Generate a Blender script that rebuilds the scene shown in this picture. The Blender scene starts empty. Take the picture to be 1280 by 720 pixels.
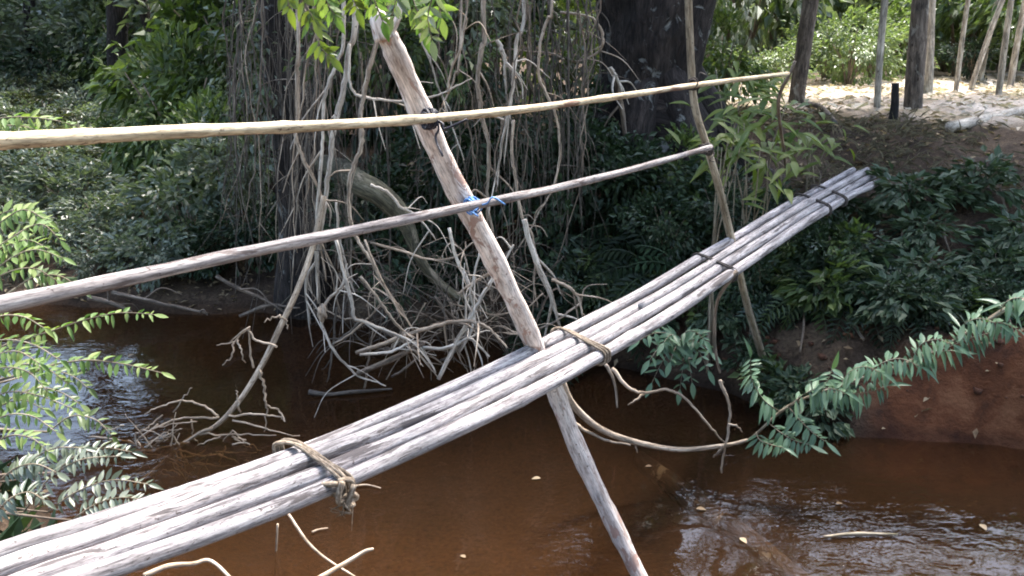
import bpy, math, random
import numpy as np
from mathutils import Matrix, Vector
R = math.radians
rng = np.random.default_rng(7); random.seed(7)
sc = bpy.context.scene
col = sc.collection

# ------------------------------------------------------------------ camera, sky, sun, exposure
PITCH, CAMH, FPX = R(16), 2.2, 1108.0
cam = bpy.data.cameras.new('camera'); camo = bpy.data.objects.new('camera', cam); col.objects.link(camo)
camo.location = (0, 0, CAMH); camo.rotation_euler = (R(90) - PITCH, 0, 0)
cam.sensor_width = 36; cam.lens = 36 * FPX / 1280; cam.clip_start = 0.05; cam.clip_end = 1000
sc.camera = camo
SUN_EL, SUN_AZ = R(64), R(28)            # azimuth clockwise from the viewing direction
w = bpy.data.worlds.new('World'); sc.world = w; w.use_nodes = True
nt = w.node_tree; bg = nt.nodes['Background']
sky = nt.nodes.new('ShaderNodeTexSky'); sky.sky_type = 'NISHITA'; sky.sun_disc = False
sky.sun_elevation = SUN_EL; sky.sun_rotation = SUN_AZ; sky.dust_density = 3.0; sky.air_density = 1.3; sky.ozone_density = 1.5
nt.links.new(sky.outputs[0], bg.inputs[0]); bg.inputs[1].default_value = 0.115
sl = bpy.data.lights.new('sun', 'SUN'); sl.energy = 2.5; sl.angle = R(12); sl.color = (1, .96, .9)
so = bpy.data.objects.new('sun', sl); col.objects.link(so)
sd = Vector((math.sin(SUN_AZ) * math.cos(SUN_EL), math.cos(SUN_AZ) * math.cos(SUN_EL), math.sin(SUN_EL)))
so.rotation_euler = sd.to_track_quat('Z', 'Y').to_euler(); so.location = (0, 0, 30)
sc.view_settings.view_transform = 'Standard'; sc.view_settings.look = 'None'
sc.view_settings.exposure = 2.8; sc.view_settings.gamma = 1; sc.view_settings.use_curve_mapping = False
sc.render.engine = 'CYCLES'
cy = sc.cycles
cy.max_bounces = 5; cy.diffuse_bounces = 2; cy.glossy_bounces = 2; cy.transmission_bounces = 2
cy.transparent_max_bounces = 6; cy.caustics_reflective = False; cy.caustics_refractive = False
cy.use_denoising = True; cy.sample_clamp_indirect = 6
cy.pixel_filter_type = 'BLACKMAN_HARRIS'; cy.filter_width = 1.9

# ------------------------------------------------------------------ pixel helpers (1280x720 photo pixels)
C0 = np.array([0, 0, CAMH])
def ray(x, y):
    u = (x - 640) / FPX; v = (360 - y) / FPX
    return np.array([u, math.cos(PITCH) + v * math.sin(PITCH), -math.sin(PITCH) + v * math.cos(PITCH)])
def Zp(x, y, z):
    r = ray(x, y); return C0 + r * ((z - CAMH) / r[2])
def Dp(x, y, d):
    r = ray(x, y); return C0 + r * (d / r[1])
def Vp(x, y, A, B):
    r = ray(x, y); d = B[:2] - A[:2]; n = np.array([d[1], -d[0]])
    return C0 + r * (np.dot(n, A[:2]) / np.dot(n, r[:2]))
def M(px, d): return px * d / FPX         # pixels at distance d in metres

# ------------------------------------------------------------------ terrain height
FAR = np.array([(-160, 16), (-30, 9), (-9, 7.3), (-4.3, 7.1), (-2.2, 6.95), (-1.4, 6.7), (-.5, 6.3), (.4, 5.9), (1.3, 5.4), (1.7, 4.85), (1.95, 4.62), (2.9, 4.5), (6, 3.6), (14, 2.4), (40, -3), (160, -30)], float)
NEAR = np.array([(-160, 11), (-30, 6), (-8, 5.0), (-3.4, 4.6), (-2.25, 3.9), (-1.75, 3.2), (-1.2, 2.5), (-.5, 2.0), (.6, 1.7), (2.5, 1.5), (6, .6), (14, -1.2), (40, -7), (160, -36)], float)
def sdist(P, x, y):
    x = np.atleast_1d(x).astype(float); y = np.atleast_1d(y).astype(float)
    best = np.full(x.shape, 1e9)
    for a, b in zip(P[:-1], P[1:]):
        d = b - a; t = np.clip(((x - a[0]) * d[0] + (y - a[1]) * d[1]) / (d @ d), 0, 1)
        best = np.minimum(best, np.hypot(x - a[0] - t * d[0], y - a[1] - t * d[1]))
    return best * np.sign(y - np.interp(x, P[:, 0], P[:, 1]))
def wob(x, y, f, s=0):
    return (np.sin(x * f + 1.3 + s) * np.cos(y * f * 1.17 + .7 * s) + .6 * np.sin(x * f * 2.1 + y * f * 1.7 + s * 2.1)
            + .35 * np.sin(x * f * 4.3 - y * f * 3.9 + s) * np.cos(y * f * 3.1 + s))
def hgt(x, y):
    x = np.atleast_1d(np.asarray(x, float)); y = np.atleast_1d(np.asarray(y, float))
    jit = .10 * wob(x, y, 2.3)
    sf = sdist(FAR, x, y) + jit * .6; sn = -sdist(NEAR, x, y) + jit * .6
    pr = np.interp(sf, [-3, -1, -.2, 0, .1, .3, .6, 1.0, 1.4, 1.7, 2.3, 2.9, 3.5, 8, 14, 24, 60, 160], [-.5, -.42, -.15, 0, .2, .38, .46, .70, 1.0, 1.12, 1.18, 1.42, 1.5, 1.45, 1.55, 2.2, 5, 14])
    pc = np.interp(sf, [-3, -1, -.2, 0, .15, .5, 1, 2, 4, 8, 14, 24, 60, 160], [-.5, -.42, -.15, 0, .22, .55, .95, 1.25, 1.35, 1.4, 1.6, 2.2, 6, 14])
    pl = np.interp(sf, [-3, -1, -.2, 0, .2, .6, 1.5, 4, 10, 20, 60, 160], [-.5, -.42, -.15, 0, .1, .2, .3, .6, 1.2, 1.9, 5, 14])
    tr = np.clip((x - .9) / .9, 0, 1); tl = np.clip((-.6 - x) / 1.2, 0, 1)
    pr = pr + .10 * np.exp(-((sf - .32) / .22) ** 2) * (1 + .8 * wob(x, y, 3.3, 6)) * (np.abs(sf) < 2)
    pr = pr + np.clip(1 - np.abs(sf - .3) / .45, 0, 1) * (.022 * wob(x, y, 13, 3) + .012 * wob(x, y, 29, 8))
    far = pr * tr + (1 - tr) * (pl * tl + pc * (1 - tl))
    near = np.interp(sn, [-3, -1, -.2, 0, .3, .8, 1.6, 2.6, 12, 160], [-.5, -.42, -.15, 0, .28, .62, .9, 1.02, 1.2, 9])
    h = np.maximum(far, near)
    amp = np.clip((h + .25) * 1.2, .15, 1)
    return h + amp * (.035 * wob(x, y, 1.9, 2) + .018 * wob(x, y, 6.5, 4))
def gz(x, y): return float(hgt(x, y)[0])

# ------------------------------------------------------------------ mesh helpers
def tag(o, label=None, cat=None, group=None, kind=None):
    if label: o['label'] = label
    if cat: o['category'] = cat
    if group: o['group'] = group
    if kind: o['kind'] = kind
    return o
def empty(name, loc, label=None, cat=None, group=None):
    o = bpy.data.objects.new(name, None); col.objects.link(o); o.location = tuple(map(float, loc))
    o.empty_display_size = .1
    return tag(o, label, cat, group)
def smooth(P, n=6):
    P = np.asarray(P, float)
    if len(P) < 3:
        t = np.linspace(0, 1, n + 1)[:, None]; return P[0] * (1 - t) + P[-1] * t
    Q = np.vstack([2 * P[0] - P[1], P, 2 * P[-1] - P[-2]]); out = []
    for i in range(1, len(Q) - 2):
        p0, p1, p2, p3 = Q[i - 1:i + 3]
        for t in np.arange(n) / n:
            out.append(.5 * (2 * p1 + (p2 - p0) * t + (2 * p0 - 5 * p1 + 4 * p2 - p3) * t * t + (3 * p1 - p0 - 3 * p2 + p3) * t ** 3))
    out.append(P[-1]); return np.array(out)
class MB:
    def __init__(s): s.v = []; s.f = []; s.tc = []; s.r = []; s.n = 0
    def add(s, v, f, tc=None, rnd=None):
        v = np.asarray(v, float); f = [tuple(int(i) + s.n for i in q) for q in f]
        s.v.append(v); s.f += f; s.tc.append(v if tc is None else np.asarray(tc, float))
        s.r.append(np.full(len(v), rng.random() if rnd is None else rnd)); s.n += len(v)
        return s
    def tube(s, P, r, seg=7, rough=0., flare=None, cap=True):
        P = np.asarray(P, float); n = len(P); r = np.broadcast_to(np.asarray(r, float), (n,)) if np.ndim(r) < 1 or len(np.atleast_1d(r)) == n else np.interp(np.linspace(0, 1, n), np.linspace(0, 1, len(r)), r)
        T = np.gradient(P, axis=0); T /= np.linalg.norm(T, axis=1)[:, None] + 1e-9
        u = np.cross(T[0], (0, 0, 1) if abs(T[0][2]) < .9 else (1, 0, 0)); u /= np.linalg.norm(u)
        a = np.linspace(0, 2 * np.pi, seg, endpoint=False); L = np.r_[0, np.cumsum(np.linalg.norm(np.diff(P, axis=0), axis=1))]
        off = rng.random(3) * 20; V = []; TC = []
        ph = rng.random(4) * 6
        for i in range(n):
            u = u - T[i] * (u @ T[i]); u /= np.linalg.norm(u) + 1e-9; b = np.cross(T[i], u)
            k = 1 + rough * (np.sin(2 * a + ph[0] + L[i] * 3 / (r[i] * 20 + .05)) * .5 + np.sin(3 * a + ph[1] - L[i] * 7) * .35 + (rng.random(seg) - .5) * .7)
            rr = r[i] * k
            V.append(P[i] + np.outer(np.cos(a) * rr, u) + np.outer(np.sin(a) * rr, b))
            TC.append(np.c_[np.cos(a) * r[i], np.sin(a) * r[i], np.full(seg, L[i])] + off)
        V = np.vstack(V); TC = np.vstack(TC); F = []
        for i in range(n - 1):
            for j in range(seg):
                k = (j + 1) % seg; F.append((i * seg + j, i * seg + k, (i + 1) * seg + k, (i + 1) * seg + j))
        if cap:
            F.append(tuple(range(seg - 1, -1, -1))); F.append(tuple((n - 1) * seg + j for j in range(seg)))
        return s.add(V, F, TC)
    def leaves(s, b, t, nn, L, W, curl=.15):
        """folded two-triangle leaves: base b, direction t, approximate normal nn"""
        n = len(b); t = t / (np.linalg.norm(t, axis=1)[:, None] + 1e-9); sd_ = np.cross(t, nn); sd_ /= np.linalg.norm(sd_, axis=1)[:, None] + 1e-9
        nn = np.cross(sd_, t); L = np.broadcast_to(L, n)[:, None]; W = np.broadcast_to(W, n)[:, None]
        V = np.stack([b, b + t * L * .42 + sd_ * W * .5 + nn * W * .18, b + t * L - nn * L * curl, b + t * L * .42 - sd_ * W * .5 + nn * W * .18], 1).reshape(-1, 3)
        i0 = np.arange(n) * 4 + s.n
        F = np.stack([np.stack([i0, i0 + 1, i0 + 2], 1), np.stack([i0, i0 + 2, i0 + 3], 1)], 1).reshape(-1, 3)
        s.v.append(V); s.f += F.tolist(); s.tc.append(V); s.r.append(np.repeat(rng.random(n), 4)); s.n += 4 * n
        return s
    def mesh(s, name, mat, origin=(0, 0, 0), shade=True):
        me = bpy.data.meshes.new(name); V = np.vstack(s.v) - np.asarray(origin, float)
        lt = np.array([len(q) for q in s.f]); li = np.fromiter((i for q in s.f for i in q), np.int32, lt.sum())
        me.vertices.add(len(V)); me.vertices.foreach_set('co', V.astype(np.float32).ravel())
        me.loops.add(len(li)); me.loops.foreach_set('vertex_index', li)
        me.polygons.add(len(lt)); me.polygons.foreach_set('loop_start', np.r_[0, np.cumsum(lt)[:-1]].astype(np.int32))
        me.polygons.foreach_set('use_smooth', np.full(len(lt), shade)); me.update(calc_edges=True)
        a = me.attributes.new('tc', 'FLOAT_VECTOR', 'POINT'); a.data.foreach_set('vector', np.vstack(s.tc).astype(np.float32).ravel())
        a = me.attributes.new('rnd', 'FLOAT', 'POINT'); a.data.foreach_set('value', np.concatenate(s.r).astype(np.float32))
        me.materials.append(mat); return me
    def build(s, name, mat, parent=None, origin=None, shade=True):
        org = np.array(parent_loc(parent)) if parent is not None else (np.zeros(3) if origin is None else np.asarray(origin, float))
        o = bpy.data.objects.new(name, s.mesh(name, mat, org, shade)); col.objects.link(o)
        if parent is not None: o.parent = parent
        else: o.location = tuple(map(float, org))
        return o
def parent_loc(p):
    l = Vector((0, 0, 0))
    while p is not None: l = l + p.location; p = p.parent
    return l
def unit(v): v = np.asarray(v, float); return v / (np.linalg.norm(v) + 1e-9)
def place(name, me, pos, t, nn, scale, parent):
    """one object of shared mesh me (leaf along +Y, normal +Z)"""
    t = unit(t); s_ = unit(np.cross(t, nn)); n_ = np.cross(s_, t)
    o = bpy.data.objects.new(name, me); col.objects.link(o)
    p = np.array(pos) - (np.array(parent_loc(parent)) if parent is not None else 0)
    m = Matrix(((s_[0], t[0], n_[0], p[0]), (s_[1], t[1], n_[1], p[1]), (s_[2], t[2], n_[2], p[2]), (0, 0, 0, 1)))
    if parent is not None: o.parent = parent
    sx, sy = scale
    o.matrix_basis = m @ Matrix.Diagonal((sx, sy, (sx + sy) / 2, 1)); return o
def copy_tree(o, parent=None):
    c = o.copy(); col.objects.link(c); c.parent = parent
    for ch in o.children: copy_tree(ch, c)
    return c

# ------------------------------------------------------------------ materials
def mat(name):
    m = bpy.data.materials.new(name); m.use_nodes = True; n = m.node_tree.nodes; l = m.node_tree.links
    return m, n, l, n['Principled BSDF']
def ramp(n, stops, interp='LINEAR'):
    r = n.new('ShaderNodeValToRGB'); e = r.color_ramp; e.interpolation = interp
    while len(e.elements) < len(stops): e.elements.new(.5)
    for q, (p, c) in zip(e.elements, stops): q.position = p; q.color = (*c, 1)
    return r
def noise(n, l, vec, scale, detail=6, rough=.6, dist=0.):
    t = n.new('ShaderNodeTexNoise'); t.inputs['Scale'].default_value = scale; t.inputs['Detail'].default_value = detail
    t.inputs['Roughness'].default_value = rough; t.inputs['Distortion'].default_value = dist
    if vec is not None: l.new(vec, t.inputs['Vector'])
    return t
def mapping(n, l, vec, sc_):
    m = n.new('ShaderNodeMapping'); m.inputs['Scale'].default_value = sc_; l.new(vec, m.inputs['Vector']); return m.outputs[0]
def mixc(n, l, fac, a, b, mode='MIX'):
    m = n.new('ShaderNodeMix'); m.data_type = 'RGBA'; m.blend_type = mode
    if isinstance(fac, (int, float)): m.inputs[0].default_value = fac
    else: l.new(fac, m.inputs[0])
    for k, q in ((6, a), (7, b)):
        if isinstance(q, tuple): m.inputs[k].default_value = (*q, 1)
        else: l.new(q, m.inputs[k])
    return m.outputs[2]
def bump(n, l, h, bsdf, strength=.5, dist=.01):
    b = n.new('ShaderNodeBump'); b.inputs['Strength'].default_value = strength; b.inputs['Distance'].default_value = dist
    l.new(h, b.inputs['Height']); l.new(b.outputs[0], bsdf.inputs['Normal']); return b
def bark(name, stops, stretch=.15, scale=60, patch=None, patch_scale=14, patch_lo=.5, patch_hi=.58, rough=.85, bstr=.6, bdist=.006, patch_stretch=.35):
    """wood or bark: grain drawn out along the stem, optional patches of another colour"""
    m, n, l, b = mat(name); a = n.new('ShaderNodeAttribute'); a.attribute_name = 'tc'
    g = noise(n, l, mapping(n, l, a.outputs['Vector'], (1, 1, stretch)), scale, 8, .65, .4)
    r = ramp(n, [(.5 + (p_ - .5) * .55, c_) for p_, c_ in stops]); l.new(g.outputs[0], r.inputs[0]); c = r.outputs[0]
    big = noise(n, l, mapping(n, l, a.outputs['Vector'], (1, 1, .6)), 5, 3)
    rb = ramp(n, [(.3, (.62, .62, .62)), (.7, (1.25, 1.2, 1.15))]); l.new(big.outputs[0], rb.inputs[0])
    c = mixc(n, l, 1., c, rb.outputs[0], 'MULTIPLY'); h = g.outputs[0]
    fg = noise(n, l, mapping(n, l, a.outputs['Vector'], (1, 1, .12)), scale * 3.5, 4, .7); rf = ramp(n, [(.38, (.55, .53, .52)), (.5, (1, 1, 1)), (.62, (1.18, 1.17, 1.15))]); l.new(fg.outputs[0], rf.inputs[0])
    c = mixc(n, l, 1., c, rf.outputs[0], 'MULTIPLY')
    sp_ = noise(n, l, mapping(n, l, a.outputs['Vector'], (1, 1, .7)), scale * 1.1, 3, .5); rs = ramp(n, [(.66, (1, 1, 1)), (.70, (.38, .34, .32))]); l.new(sp_.outputs[0], rs.inputs[0])   # scars and specks
    c = mixc(n, l, 1., c, rs.outputs[0], 'MULTIPLY')
    if patch:
        p = noise(n, l, mapping(n, l, a.outputs['Vector'], (1, 1, patch_stretch)), patch_scale, 6, .62, .6)
        pr = ramp(n, [(patch_lo, (0, 0, 0)), (patch_hi, (1, 1, 1))]); l.new(p.outputs[0], pr.inputs[0])
        c = mixc(n, l, pr.outputs[0], c, patch)
        ad = n.new('ShaderNodeMath'); ad.operation = 'MULTIPLY_ADD'; ad.inputs[1].default_value = -.6
        l.new(pr.outputs[0], ad.inputs[0]); l.new(h, ad.inputs[2]); h = ad.outputs[0]
    l.new(c, b.inputs['Base Color']); b.inputs['Roughness'].default_value = rough
    b.inputs['Specular IOR Level'].default_value = .3
    bump(n, l, h, b, bstr, bdist); return m
def leafmat(name, stops, rough=.45, trans=.25, spec=.45, tcol=None):
    m, n, l, b = mat(name); a = n.new('ShaderNodeAttribute'); a.attribute_name = 'rnd'
    oi = n.new('ShaderNodeObjectInfo'); ad = n.new('ShaderNodeMath'); ad.operation = 'ADD'
    l.new(a.outputs['Fac'], ad.inputs[0]); l.new(oi.outputs['Random'], ad.inputs[1])
    fr = n.new('ShaderNodeMath'); fr.operation = 'FRACT'; l.new(ad.outputs[0], fr.inputs[0])
    r = ramp(n, stops); l.new(fr.outputs[0], r.inputs[0])
    co = n.new('ShaderNodeTexCoord'); nz = noise(n, l, co.outputs['Object'], 45, 3)
    rb = ramp(n, [(.3, (.7, .7, .7)), (.7, (1.25, 1.25, 1.2))]); l.new(nz.outputs[0], rb.inputs[0])
    c = mixc(n, l, 1., r.outputs[0], rb.outputs[0], 'MULTIPLY')
    l.new(c, b.inputs['Base Color']); b.inputs['Roughness'].default_value = rough; b.inputs['Specular IOR Level'].default_value = spec
    tr = n.new('ShaderNodeBsdfTranslucent'); t2 = mixc(n, l, 1., c, (1.3, 1.5, .6), 'MULTIPLY'); l.new(t2, tr.inputs[0])
    mx = n.new('ShaderNodeMixShader'); mx.inputs[0].default_value = trans
    l.new(b.outputs[0], mx.inputs[1]); l.new(tr.outputs[0], mx.inputs[2]); l.new(mx.outputs[0], n['Material Output'].inputs[0])
    return m
MT = {}
MT['deck'] = bark('weathered_grey_pole', [(.2, (.10, .088, .09)), (.42, (.25, .23, .235)), (.6, (.36, .34, .345)), (.85, (.48, .46, .465))], .05, 80, (.085, .072, .07), 26, .585, .635, .85, .8, .004, .12)
MT['cream'] = bark('peeled_cream_pole', [(.2, (.28, .20, .12)), (.5, (.52, .43, .29)), (.8, (.66, .58, .43))], .05, 70, (.17, .095, .065), 11, .57, .63, .6, .5, .003, .16)
MT['rail'] = bark('grey_brown_rail_pole', [(.2, (.10, .082, .078)), (.5, (.32, .285, .275)), (.8, (.52, .48, .46))], .05, 70, (.12, .09, .08), 16, .55, .61, .8, .7, .004, .2)
MT['post'] = bark('peeling_pinkish_post', [(.2, (.38, .30, .26)), (.5, (.64, .55, .50)), (.8, (.78, .72, .68))], .15, 50, (.36, .235, .19), 20, .56, .61, .8, .8, .005, .5)
MT['vine'] = bark('pale_dry_vine', [(.25, (.17, .125, .09)), (.5, (.36, .285, .215)), (.8, (.54, .46, .38))], .1, 60, (.16, .13, .10), 18, .58, .66)
MT['vine2'] = bark('grey_brown_vine', [(.25, (.085, .062, .046)), (.5, (.195, .15, .115)), (.8, (.33, .27, .215))], .1, 60, (.09, .075, .055), 18, .56, .64)
MT['vine3'] = bark('dark_thin_vine', [(.25, (.045, .035, .03)), (.5, (.10, .085, .07)), (.8, (.19, .165, .14))], .1, 60)
MT['root'] = bark('whitish_root', [(.25, (.30, .25, .20)), (.5, (.52, .46, .39)), (.8, (.68, .62, .55))], .1, 50, (.22, .17, .13), 16, .6, .68)
MT['moss'] = bark('mossy_limb', [(.25, (.03, .03, .02)), (.5, (.075, .07, .045)), (.8, (.15, .14, .10))], .3, 40, (.19, .16, .12), 14, .57, .64)
MT['tan'] = bark('tan_sapling', [(.25, (.14, .11, .075)), (.5, (.27, .225, .16)), (.8, (.40, .35, .27))], .1, 50, (.12, .1, .06), 14, .58, .66)
MT['dead'] = bark('dead_twig_wood', [(.25, (.26, .19, .13)), (.5, (.47, .37, .27)), (.8, (.64, .54, .43))], .1, 60, (.2, .14, .1), 20, .6, .68)
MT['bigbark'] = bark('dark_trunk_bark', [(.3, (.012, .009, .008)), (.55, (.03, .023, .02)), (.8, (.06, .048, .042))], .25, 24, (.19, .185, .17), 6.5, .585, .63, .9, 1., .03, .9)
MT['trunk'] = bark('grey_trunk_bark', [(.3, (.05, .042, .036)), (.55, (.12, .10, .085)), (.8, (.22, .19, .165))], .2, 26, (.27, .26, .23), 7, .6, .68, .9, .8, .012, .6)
MT['paletrunk'] = bark('pale_sapling_bark', [(.3, (.18, .165, .14)), (.55, (.36, .33, .28)), (.8, (.5, .48, .43))], .2, 26, None)
MT['clod'] = bark('clay_clod', [(.2, (.03, .013, .008)), (.5, (.085, .035, .018)), (.8, (.15, .07, .04))], 1., 30)
MT['char'] = bark('charred_stump', [(.3, (.012, .011, .011)), (.6, (.03, .027, .026)), (.8, (.06, .055, .05))], .2, 30)
MT['rope'] = bark('brown_bark_rope', [(.3, (.12, .09, .065)), (.55, (.25, .2, .15)), (.8, (.38, .32, .25))], .5, 120)
MT['ropedark'] = bark('dark_vine_rope', [(.3, (.02, .017, .016)), (.6, (.06, .05, .045)), (.8, (.12, .1, .09))], .5, 120)
MT['blue'] = bark('blue_cord', [(.3, (.05, .16, .42)), (.6, (.12, .30, .66)), (.8, (.3, .5, .8))], .6, 200, None, rough=.5)
MT['black'] = bark('black_cord', [(.3, (.01, .01, .015)), (.6, (.03, .03, .045)), (.85, (.10, .10, .14))], .6, 200, None, rough=.45)
def leafset(k, a, b, c, **kw): MT[k] = leafmat(k, [(0, a), (.45, b), (.8, c), (1, a)], **kw)
leafset('leaf_greygreen', (.07, .09, .058), (.13, .155, .11), (.22, .245, .19), rough=.4, spec=.7, trans=.3)
leafset('leaf_mid', (.04, .065, .02), (.072, .108, .034), (.125, .165, .055))
leafset('leaf_dark', (.012, .026, .012), (.024, .046, .022), (.045, .075, .035), trans=.15)
leafset('leaf_clear', (.10, .145, .065), (.14, .18, .09), (.19, .22, .12), trans=.3)
leafset('leaf_bank', (.022, .04, .02), (.042, .07, .035), (.075, .10, .055), trans=.15, spec=.35, rough=.55)
leafset('leaf_light', (.09, .16, .045), (.14, .21, .065), (.22, .27, .095), trans=.42, spec=.25, rough=.55)
leafset('leaf_yellow', (.11, .145, .03), (.16, .19, .042), (.06, .10, .024), trans=.35)
leafset('leaf_fern', (.055, .105, .06), (.08, .145, .08), (.12, .19, .11), rough=.4)
leafset('leaf_olive', (.05, .055, .025), (.085, .085, .045), (.035, .045, .02))
leafset('leaf_dry', (.20, .14, .085), (.33, .25, .16), (.12, .075, .045), trans=.1, rough=.8, spec=.2)
leafset('leaf_pale_dry', (.42, .35, .29), (.58, .52, .46), (.28, .21, .15), trans=.1, rough=.8, spec=.2)
leafset('straw', (.17, .14, .10), (.26, .22, .155), (.10, .085, .055), trans=.1, rough=.8, spec=.2)

def ground_mat():
    m, n, l, b = mat('leaf_littered_soil'); co = n.new('ShaderNodeTexCoord').outputs['Object']
    g = n.new('ShaderNodeAttribute'); g.attribute_name = 'clearing'
    a1 = noise(n, l, co, 3, 8, .65); r1 = ramp(n, [(.32, (.022, .016, .012)), (.5, (.055, .037, .026)), (.68, (.10, .072, .05))]); l.new(a1.outputs[0], r1.inputs[0])
    a2 = noise(n, l, co, 38, 6, .7); r2 = ramp(n, [(.35, (.55, .5, .45)), (.65, (1.5, 1.45, 1.35))]); l.new(a2.outputs[0], r2.inputs[0])
    c = mixc(n, l, 1., r1.outputs[0], r2.outputs[0], 'MULTIPLY')
    ge = n.new('ShaderNodeSeparateXYZ'); l.new(n.new('ShaderNodeTexCoord').outputs['Object'], ge.inputs[0])
    # orange-brown sand of the stream bed, below the water line
    bed = noise(n, l, co, 1.6, 7, .6, .4); rb = ramp(n, [(.3, (.05, .029, .014)), (.5, (.105, .06, .029)), (.72, (.165, .10, .052))]); l.new(bed.outputs[0], rb.inputs[0])
    mr = n.new('ShaderNodeMapRange'); mr.inputs[1].default_value = .06; mr.inputs[2].default_value = -.06; l.new(ge.outputs[2], mr.inputs[0])
    si = n.new('ShaderNodeAttribute'); si.attribute_name = 'bed_shade'   # right-hand bed painted darker in place of shade and the bank's dark reflection
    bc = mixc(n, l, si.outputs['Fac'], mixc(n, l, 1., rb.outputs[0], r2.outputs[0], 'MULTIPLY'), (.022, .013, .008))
    c = mixc(n, l, mr.outputs[0], c, bc)
    cl = noise(n, l, co, 1.4, 7, .65); rc = ramp(n, [(.3, (.16, .19, .07)), (.45, (.34, .27, .19)), (.56, (.55, .47, .40)), (.72, (.7, .63, .57))]); l.new(cl.outputs[0], rc.inputs[0])
    c = mixc(n, l, g.outputs['Fac'], c, mixc(n, l, .6, rc.outputs[0], r2.outputs[0], 'MULTIPLY'))
    cy_ = n.new('ShaderNodeAttribute'); cy_.attribute_name = 'clay'   # bare red clay at the foot of the bank
    k1 = noise(n, l, co, 5, 8, .65, .5); kr = ramp(n, [(.3, (.035, .013, .007)), (.5, (.105, .037, .015)), (.7, (.19, .085, .042))]); l.new(k1.outputs[0], kr.inputs[0])
    c = mixc(n, l, cy_.outputs['Fac'], c, kr.outputs[0])
    wt = n.new('ShaderNodeMapRange'); wt.inputs[1].default_value = .03; wt.inputs[2].default_value = .09; l.new(ge.outputs[2], wt.inputs[0])   # soaked strip at the water line
    c = mixc(n, l, wt.outputs[0], mixc(n, l, 1., c, (.5, .47, .45), 'MULTIPLY'), c)
    l.new(c, b.inputs['Base Color']); b.inputs['Roughness'].default_value = .9; b.inputs['Specular IOR Level'].default_value = .2
    bump(n, l, a2.outputs[0], b, .9, .03); return m
def water_mat():
    m, n, l, b = mat('tannin_water'); n.remove(b)
    co = n.new('ShaderNodeTexCoord').outputs['Object']
    w1 = noise(n, l, mapping(n, l, co, (1, 1.9, 1)), 5.5, 3, .5, .9); w2 = noise(n, l, mapping(n, l, co, (1, 1.6, 1)), 17, 2, .5, .5)
    # faster, rougher current patches
    w3 = noise(n, l, co, .9, 2); rr = ramp(n, [(.42, (.12, .12, .12)), (.62, (1, 1, 1))]); l.new(w3.outputs[0], rr.inputs[0])
    ad = n.new('ShaderNodeMath'); ad.operation = 'MULTIPLY_ADD'; ad.inputs[1].default_value = .3; l.new(w2.outputs[0], ad.inputs[0]); l.new(w1.outputs[0], ad.inputs[2])
    mu = n.new('ShaderNodeMath'); mu.operation = 'MULTIPLY'; l.new(ad.outputs[0], mu.inputs[0]); l.new(rr.outputs[0], mu.inputs[1])
    bp = n.new('ShaderNodeBump'); bp.inputs['Strength'].default_value = .5; bp.inputs['Distance'].default_value = .018; l.new(mu.outputs[0], bp.inputs['Height'])
    fr = n.new('ShaderNodeFresnel'); fr.inputs[0].default_value = 1.4; l.new(bp.outputs[0], fr.inputs['Normal'])
    gl = n.new('ShaderNodeBsdfGlossy'); gl.inputs['Roughness'].default_value = .03; l.new(bp.outputs[0], gl.inputs['Normal'])
    tr = n.new('ShaderNodeBsdfTransparent'); tr.inputs[0].default_value = (.80, .64, .46, 1)
    df = n.new('ShaderNodeBsdfDiffuse'); df.inputs[0].default_value = (.05, .025, .012, 1)
    m1 = n.new('ShaderNodeMixShader'); m1.inputs[0].default_value = .27; l.new(tr.outputs[0], m1.inputs[1]); l.new(df.outputs[0], m1.inputs[2])
    m2 = n.new('ShaderNodeMixShader'); l.new(fr.outputs[0], m2.inputs[0]); l.new(m1.outputs[0], m2.inputs[1]); l.new(gl.outputs[0], m2.inputs[2])
    l.new(m2.outputs[0], n['Material Output'].inputs[0]); return m
MT['ground'] = ground_mat(); MT['water'] = water_mat()

# ------------------------------------------------------------------ ground and water
def grid_axis(lo, hi, fine, ext, n_out):
    k = np.geomspace(fine, ext, n_out)
    return np.r_[(lo - np.cumsum(k))[::-1], np.arange(lo, hi, fine), hi + np.cumsum(k)]
gx = grid_axis(-5.5, 5.5, .05, 28, 34); gy = grid_axis(.4, 10, .05, 28, 34)
X, Y = np.meshgrid(gx, gy); Zg = hgt(X.ravel(), Y.ravel()).reshape(X.shape)
nx, ny = len(gx), len(gy)
i = np.arange(nx * ny).reshape(ny, nx)
F = np.stack([i[:-1, :-1], i[:-1, 1:], i[1:, 1:], i[1:, :-1]], -1).reshape(-1, 4)
mb = MB(); mb.add(np.c_[X.ravel(), Y.ravel(), Zg.ravel()], F)
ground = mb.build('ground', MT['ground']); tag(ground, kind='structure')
def clearing(x, y):
    sf = sdist(FAR, x, y); t = np.clip((sf - 3.3 + .25 * wob(x, y, 1.5)) / .6, 0, 1)
    return t * np.clip((x - (.6 + .12 * y)) / .8, 0, 1) * np.clip((18 - y + wob(x, y, .7)) / 4, 0, 1)
sx, sy = X.ravel(), Y.ravel(); bed_shade = np.clip((sx - .2 + .3 * wob(sx, sy, 1.1, 3)) / .8, 0, 1) * np.clip((sy - 2.6 + .25 * wob(sx, sy, 1.3, 5)) / .6, 0, 1)  # mask for the shade painted on the right of the bed
sfr = sdist(FAR, sx, sy) + .10 * wob(sx, sy, 3.1, 1); clay = np.clip((sx - 1.85 + .1 * wob(sx, sy, 4)) / .3, 0, 1) * np.clip((.30 - sfr) / .12, 0, 1) * np.clip((sfr + .25) / .1, 0, 1)
at = ground.data.attributes.new('clay', 'FLOAT', 'POINT'); at.data.foreach_set('value', clay.astype(np.float32))
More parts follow.
